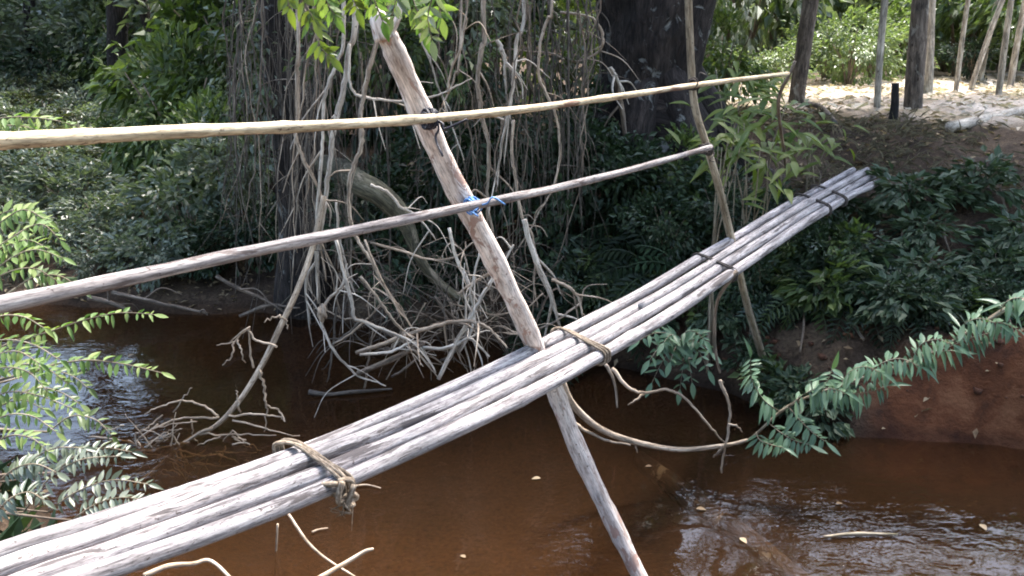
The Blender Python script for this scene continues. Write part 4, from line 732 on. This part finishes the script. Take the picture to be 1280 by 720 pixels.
# ------------------------------------------------------------------ trees of the clearing and wood
def tree(P, r_, m, label, crown_at=None, cr=(2, 2, 1.6), n_=3500, lm='leaf_mid', seed=0, name='slim_tree', group=None, L_=.2):
    P = np.array(P, float); g = gz(P[0][0], P[0][1]); P[0][2] = g - .15
    e = empty(name, (P[0][0], P[0][1], g), label, 'tree', group); S = smooth(P, 6)
    MB().tube(S, r_, 12, .08).build('trunk', MT[m], e)
    c_ = P[-1] if crown_at is None else np.array(crown_at); m_ = MB(); r2 = np.random.default_rng(seed + 50)
    for j in range(6):
        a = j * 1.05 + r2.random(); q = S[-1 - 2 * (j % 3)]; t = c_ + np.array([math.cos(a) * cr[0] * .7, math.sin(a) * cr[1] * .7, r2.normal(0, .4)]); m_.tube(smooth([q, (q + t) / 2 + (0, 0, .2), t], 4), [np.min(r_) * .6, .015], 6, .1)
    m_.build('limb', MT[m], e); crown(e, c_, *cr, n_, L_, MT[lm], 30, seed=seed); return e
def trunk_px(px, d_, hgt_): # from two picture points on the trunk, carried up to height
    a, b = Dp(*px[0], d_), Dp(*px[1], d_); s_ = (b - a) / max(.1, (b - a)[2]); base_ = a - s_ * (a[2] - gz(a[0], a[1]))
    return [base_, a, b, b + s_ * (hgt_ * .45) + (.1, .05, 0), b + s_ * .3 * hgt_ + np.array([.1, .05, hgt_ * .6])]
tree(trunk_px([(995, 130), (1014, 0)], 9.3, 5), [.10, .085, .08, .07, .05], 'trunk', 'grey slim tree leaning right at the edge of the clearing', seed=31, cr=(1.6, 1.4, 1.1), n_=2200)
tree(trunk_px([(1095, 150), (1106, 0)], 8.6, 5), [.036, .034, .032, .03, .02], 'paletrunk', 'very thin straight tree beside the black stump', seed=32, cr=(.9, .9, .8), n_=900)
tree(trunk_px([(1140, 152), (1151, 0)], 8.8, 6), [.13, .085, .08, .075, .05], 'trunk', 'dark straight trunk standing next to the black stump', seed=33, cr=(1.7, 1.4, 1.2), n_=2200)
tree(trunk_px([(1158, 120), (1162, 0)], 12, 6), [.09, .08, .075, .07, .05], 'paletrunk', 'pale grey trunk standing just behind the dark straight trunk', seed=34, cr=(1.6, 1.6, 1.3), n_=1800)
for px, d_, r_ in (([(1195, 112), (1210, 0)], 12, .035), ([(1215, 108), (1236, 45)], 12.5, .04), ([(1248, 120), (1264, 0)], 11, .04), ([(1262, 110), (1282, 0)], 13, .05), ([(1228, 90), (1246, 0)], 14, .04)):
    tree(trunk_px(px, d_, 7), [r_, r_ * .9, r_ * .8, r_ * .6], 'paletrunk', 'pale thin sapling leaning right on the far side of the clearing', seed=int(px[0][0]), cr=(1., 1., .9), n_=900, group='pale saplings', lm='leaf_light')
b_ = Dp(1116, 156, 8.0); t_ = Dp(1119, 104, 8.0); b_[2] = gz(b_[0], b_[1]) - .1
solid('burnt_stump', [b_, (b_ + t_) / 2 + (.01, 0, 0), t_], [.045, .038, .034], MT['char'], 'short black charred stump standing on the rim of the bank', 'stump', rough=.15)
a, b = Dp(1188, 163, 7.4), Dp(1290, 143, 8.4)
for q in (a, b): q[2] = gz(q[0], q[1]) + .04
solid('bleached_log', [a, (a + b) / 2, b + (b - a) * .3], [.05, .045, .04], MT['root'], 'white bleached log lying in the bright clearing', 'log', rough=.1)
a, b = Dp(1010, 120, 9.0), Dp(1045, 150, 7.8)
for q in (a, b): q[2] = gz(q[0], q[1]) + .03
solid('fallen_stick', [a, (a + b) / 2 + (0, 0, .05), b], [.03, .02], MT['trunk'], 'grey fallen branch at the foot of the leaning slim tree', 'stick', rough=.12)
tree([(6.6, 6.6, 0), (6.5, 6.6, 2.5), (6.2, 6.5, 4.8), (5.4, 6.5, 6.4)], [.22, .19, .15, .08], 'trunk', 'unseen spreading tree added to shade the right-hand bank', crown_at=(5.2, 7.4, 6.3), cr=(1.9, 1.6, 1.2), n_=5500, lm='leaf_mid', seed=77, name='added_shade_tree')  # out-of-view tree, added so that its crown shades the bank
for px, d_, r_, lb_ in (([(150, 140), (146, 0)], 13.5, .17, 'dark trunk standing in the wood past the sky reflection'), ([(192, 45), (176, 0)], 13, .10, 'dark leaning trunk in the wood past the dead branch'), ([(45, 110), (36, 0)], 16.5, .12, 'thin dark trunk in the wood past the feathery shrub'), ([(292, 110), (300, 0)], 12.5, .09, 'thin dark trunk in the wood just left of the vines')):
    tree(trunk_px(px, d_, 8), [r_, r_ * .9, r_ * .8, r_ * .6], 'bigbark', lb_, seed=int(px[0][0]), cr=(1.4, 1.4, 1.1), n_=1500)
# wood behind and around: trunk + crown, one of each kind copied
wood = []
spots = [(-.9, 13.5, .9), (-2.0, 18.5, .95), (-2.6, 21.5, 1.15), (-9.4, 11.0, 1.), (-11, 15.5, 1.2), (-4.6, 19, 1.3), (-13, 9.5, 1.1), (-10.5, 22, 1.4), (4.6, 25, .75), (7.6, 23, .72), (11.6, 20, .72), (13, 15, 1.), (13.5, 22, 1.1), (8.8, 28, 1.2), (-.8, 29, .9), (-7.0, 20.5, 1.3),
         (3.0, -2.6, 1.15), (6.2, -1.6, 1.1), (1.2, -5.6, 1.15), (4.9, -4.6, 1.1), (9.0, -3.2, 1.1), (1, -9, 1.3), (6, -9, 1.3), (-6, -10, 1.2)]  # this row: unseen trees added behind the camera to cut the front light
kinds = [('leaf_mid', 'trunk', 41), ('leaf_dark', 'bigbark', 42), ('leaf_greygreen', 'trunk', 43)]
for j, (x_, y_, s_) in enumerate(spots):
    k = j % 3
    if j < 3:
        lm, bm, sd0 = kinds[k]; h_ = 7.5 + k
        e = tree([(0, 0, 0), (.1, .05, 2), (-.1, .1, 4.5), (.1, 0, h_)], [.2, .16, .12, .05], bm, '', crown_at=(0, 0, h_ - 1.0), cr=(2.5, 2.5, 2.6), n_=9000, lm=lm, seed=sd0, name='forest_tree', L_=.24); wood.append(e)
        # the proto was built on the ground at the origin: move its base to zero
        g0 = e.location.z
        for ch in e.children: ch.location = (0, 0, 0)
    else: e = copy_tree(wood[k])
    e.location = (x_, y_, gz(x_, y_)); e.rotation_euler = (0, 0, rng.random() * 6.28); e.scale = (s_, s_, s_)
    tag(e, ('mid-green', 'dark-barked', 'grey-green')[k] + ' forest tree standing in the wood along the stream', 'tree', 'trees of the wood')  # also covers the light-blocking trees added behind the camera
# the far wood reads as one mass
m_ = MB(); n_ = 42000; a = rng.uniform(-1.25, 1.25, n_); d_ = rng.uniform(24, 42, n_); x_, y_ = np.sin(a) * d_, np.cos(a) * d_; z_ = hgt(x_, y_) + np.where(a < -.2, 4.2, 7.5) * rng.random(n_) ** 1.25 * (.75 + .25 * np.sin(a * 23) * np.cos(d_ * .7))
kp = (a > -.2) | (rng.random(n_) < .45); x_, y_, z_ = x_[kp], y_[kp], z_[kp]; n_ = len(x_)
L_ = .35 + .4 * rng.random(n_); m_.leaves(np.c_[x_, y_, z_], rng.normal(0, 1, (n_, 3)) - (0, .2, .3), rng.normal(0, .7, (n_, 3)) + (0, -.5, 1), L_, L_ * .55)
tag(m_.build('distant_woods', MT['leaf_greygreen'], shade=False), 'distant hazy green woods', 'woods', kind='stuff')

# ------------------------------------------------------------------ straw, litter, floating leaves
n_ = 22000; x_ = rng.uniform(1.7, 5.8, n_); y_ = rng.uniform(4.6, 9.4, n_); s_ = sdist(FAR, x_, y_); keep = (s_ > 1.25) & (s_ < 3.6) & (rng.random(n_) < .45 + .45 * np.sin(x_ * 3 + 2 * np.sin(y_ * 2.3))); x_, y_ = x_[keep], y_[keep]; n_ = len(x_)
L_ = .06 + .10 * rng.random(n_); t = np.c_[rng.normal(0, .6, n_), rng.normal(-.5, .6, n_), rng.normal(.1, .4, n_)]
tag(MB().leaves(np.c_[x_, y_, hgt(x_, y_) + .01], t, np.tile((0, -.3, 1.), (n_, 1)), L_, .002 + .003 * rng.random(n_), .3).build('dead_grass', MT['straw'], shade=False), 'flattened dead grass along the brow of the bank', 'grass', kind='stuff')
def litter(name, n_, box, m, L0, cond, label, cat):
    x_ = rng.uniform(box[0], box[1], n_); y_ = rng.uniform(box[2], box[3], n_); k = cond(x_, y_); x_, y_ = x_[k], y_[k]; z_ = hgt(x_, y_); k = z_ > .02; x_, y_, z_ = x_[k], y_[k], z_[k]; n_ = len(x_)
    a = rng.random(n_) * 6.28; L_ = L0 * (.6 + .8 * rng.random(n_))
    tag(MB().leaves(np.c_[x_, y_, z_ + .012], np.c_[np.cos(a), np.sin(a), rng.normal(0, .3, n_)], np.c_[rng.normal(0, .3, n_), rng.normal(0, .3, n_), np.ones(n_)], L_, L_ * .45, .1).build(name, MT[m], shade=False), label, cat, kind='stuff')
litter('leaf_litter', 9000, (-7, 5, 4.3, 10.5), 'leaf_dry', .06, lambda x, y: (clearing(x, y) < .3), 'brown dead leaves scattered on the far bank', 'leaf litter')
litter('clearing_debris', 5000, (1.5, 9, 7, 15), 'leaf_pale_dry', .10, lambda x, y: clearing(x, y) > .3, 'pale dry debris strewn over the bright clearing', 'debris')
litter('bank_litter', 2500, (-4, -.8, 1, 5), 'leaf_dry', .05, lambda x, y: np.full(x.shape, True), 'brown dead leaves on the near bank', 'leaf litter')
n_ = 1800; x_ = rng.uniform(-5, -1.5, n_); y_ = rng.uniform(2, 4.8, n_); z_ = hgt(x_, y_); k = z_ > 0.03; x_, y_, z_ = x_[k], y_[k], z_[k]; n_ = len(x_); L_ = .08 + .12 * rng.random(n_)
tag(MB().leaves(np.c_[x_, y_, z_], np.c_[rng.normal(0, .5, n_), rng.normal(0, .5, n_), np.full(n_, .8)], rng.normal(0, 1, (n_, 3)), L_, L_ * .3, .3).build('ground_cover', MT['leaf_dark'], shade=False), 'low dark weeds covering the near bank under the feathery shrub', 'weeds', kind='stuff')
m_ = MB(); r_ = np.random.default_rng(5)
for j in range(170):      # crumbs of clay and small clods along the foot of the bank
    x_ = r_.uniform(1.2, 4.6); y_ = float(np.interp(x_, FAR[:, 0], FAR[:, 1])) + r_.uniform(.02, .75); z_ = gz(x_, y_); k = r_.uniform(.006, .024) * r_.uniform(.5, 1)
    v = r_.normal(0, 1, (8, 3)); v = np.array([(i, j2, k2) for i in (-1, 1) for j2 in (-1, 1) for k2 in (-1, 1)]) * k * (1 + .5 * v / 2) * (1, 1, .7) + (x_, y_, z_ + k * .2)
    m_.add(v, [(0, 1, 3, 2), (4, 6, 7, 5), (0, 4, 5, 1), (2, 3, 7, 6), (0, 2, 6, 4), (1, 5, 7, 3)])
tag(m_.build('clay_crumbs', MT['clod']), 'crumbled clay clods along the foot of the bank', 'clods', kind='stuff')
for (x, y) in ((815, 583), (582, 697), (676, 598), (168, 443), (175, 532), (870, 636), (925, 672), (1045, 630), (1225, 655)):
    q = Zp(x, y, .006); a = rng.random() * 6.28; s_ = .02 + .015 * rng.random()
    o = place('floating_leaf', LM['dry'], q, (math.cos(a), math.sin(a), 0), (0, 0, 1), (s_, s_ * 1.5), None); tag(o, 'small pale dead leaf floating on the brown water', 'leaf', 'floating leaves')
solid('floating_stick', [Zp(1030, 671, .012), Zp(1070, 667, .015), Zp(1122, 668, .012)], [.006, .009, .005], MT['tan'], 'slender tan stick lying in the rippled bright water', 'stick', seg=6, rough=.1)
solid('sunken_log', [Zp(800, 575, -.12), Zp(870, 630, -.09), Zp(930, 672, -.06), Zp(1010, 735, -.1)], [.05, .06, .055, .05], MT['bigbark'], 'dark sunken log lying under the water below the curved branch', 'log', rough=.12)
# look-alikes standing one behind the other: say which
by = {}
for o in list(col.objects):
    if o.parent is None and 'label' in o.keys() and o.get('category') in ('shrub', 'fern'): by.setdefault(o['label'], []).append(o)
for lb_, os_ in by.items():
    if len(os_) in (2, 3):
        for o, wd in zip(sorted(os_, key=lambda q: q.location.z), ('lower one', 'upper one') if len(os_) == 2 else ('lowest one', 'middle one', 'highest one')):
            if len(lb_.split()) <= 14: o['label'] = lb_ + ', ' + wd
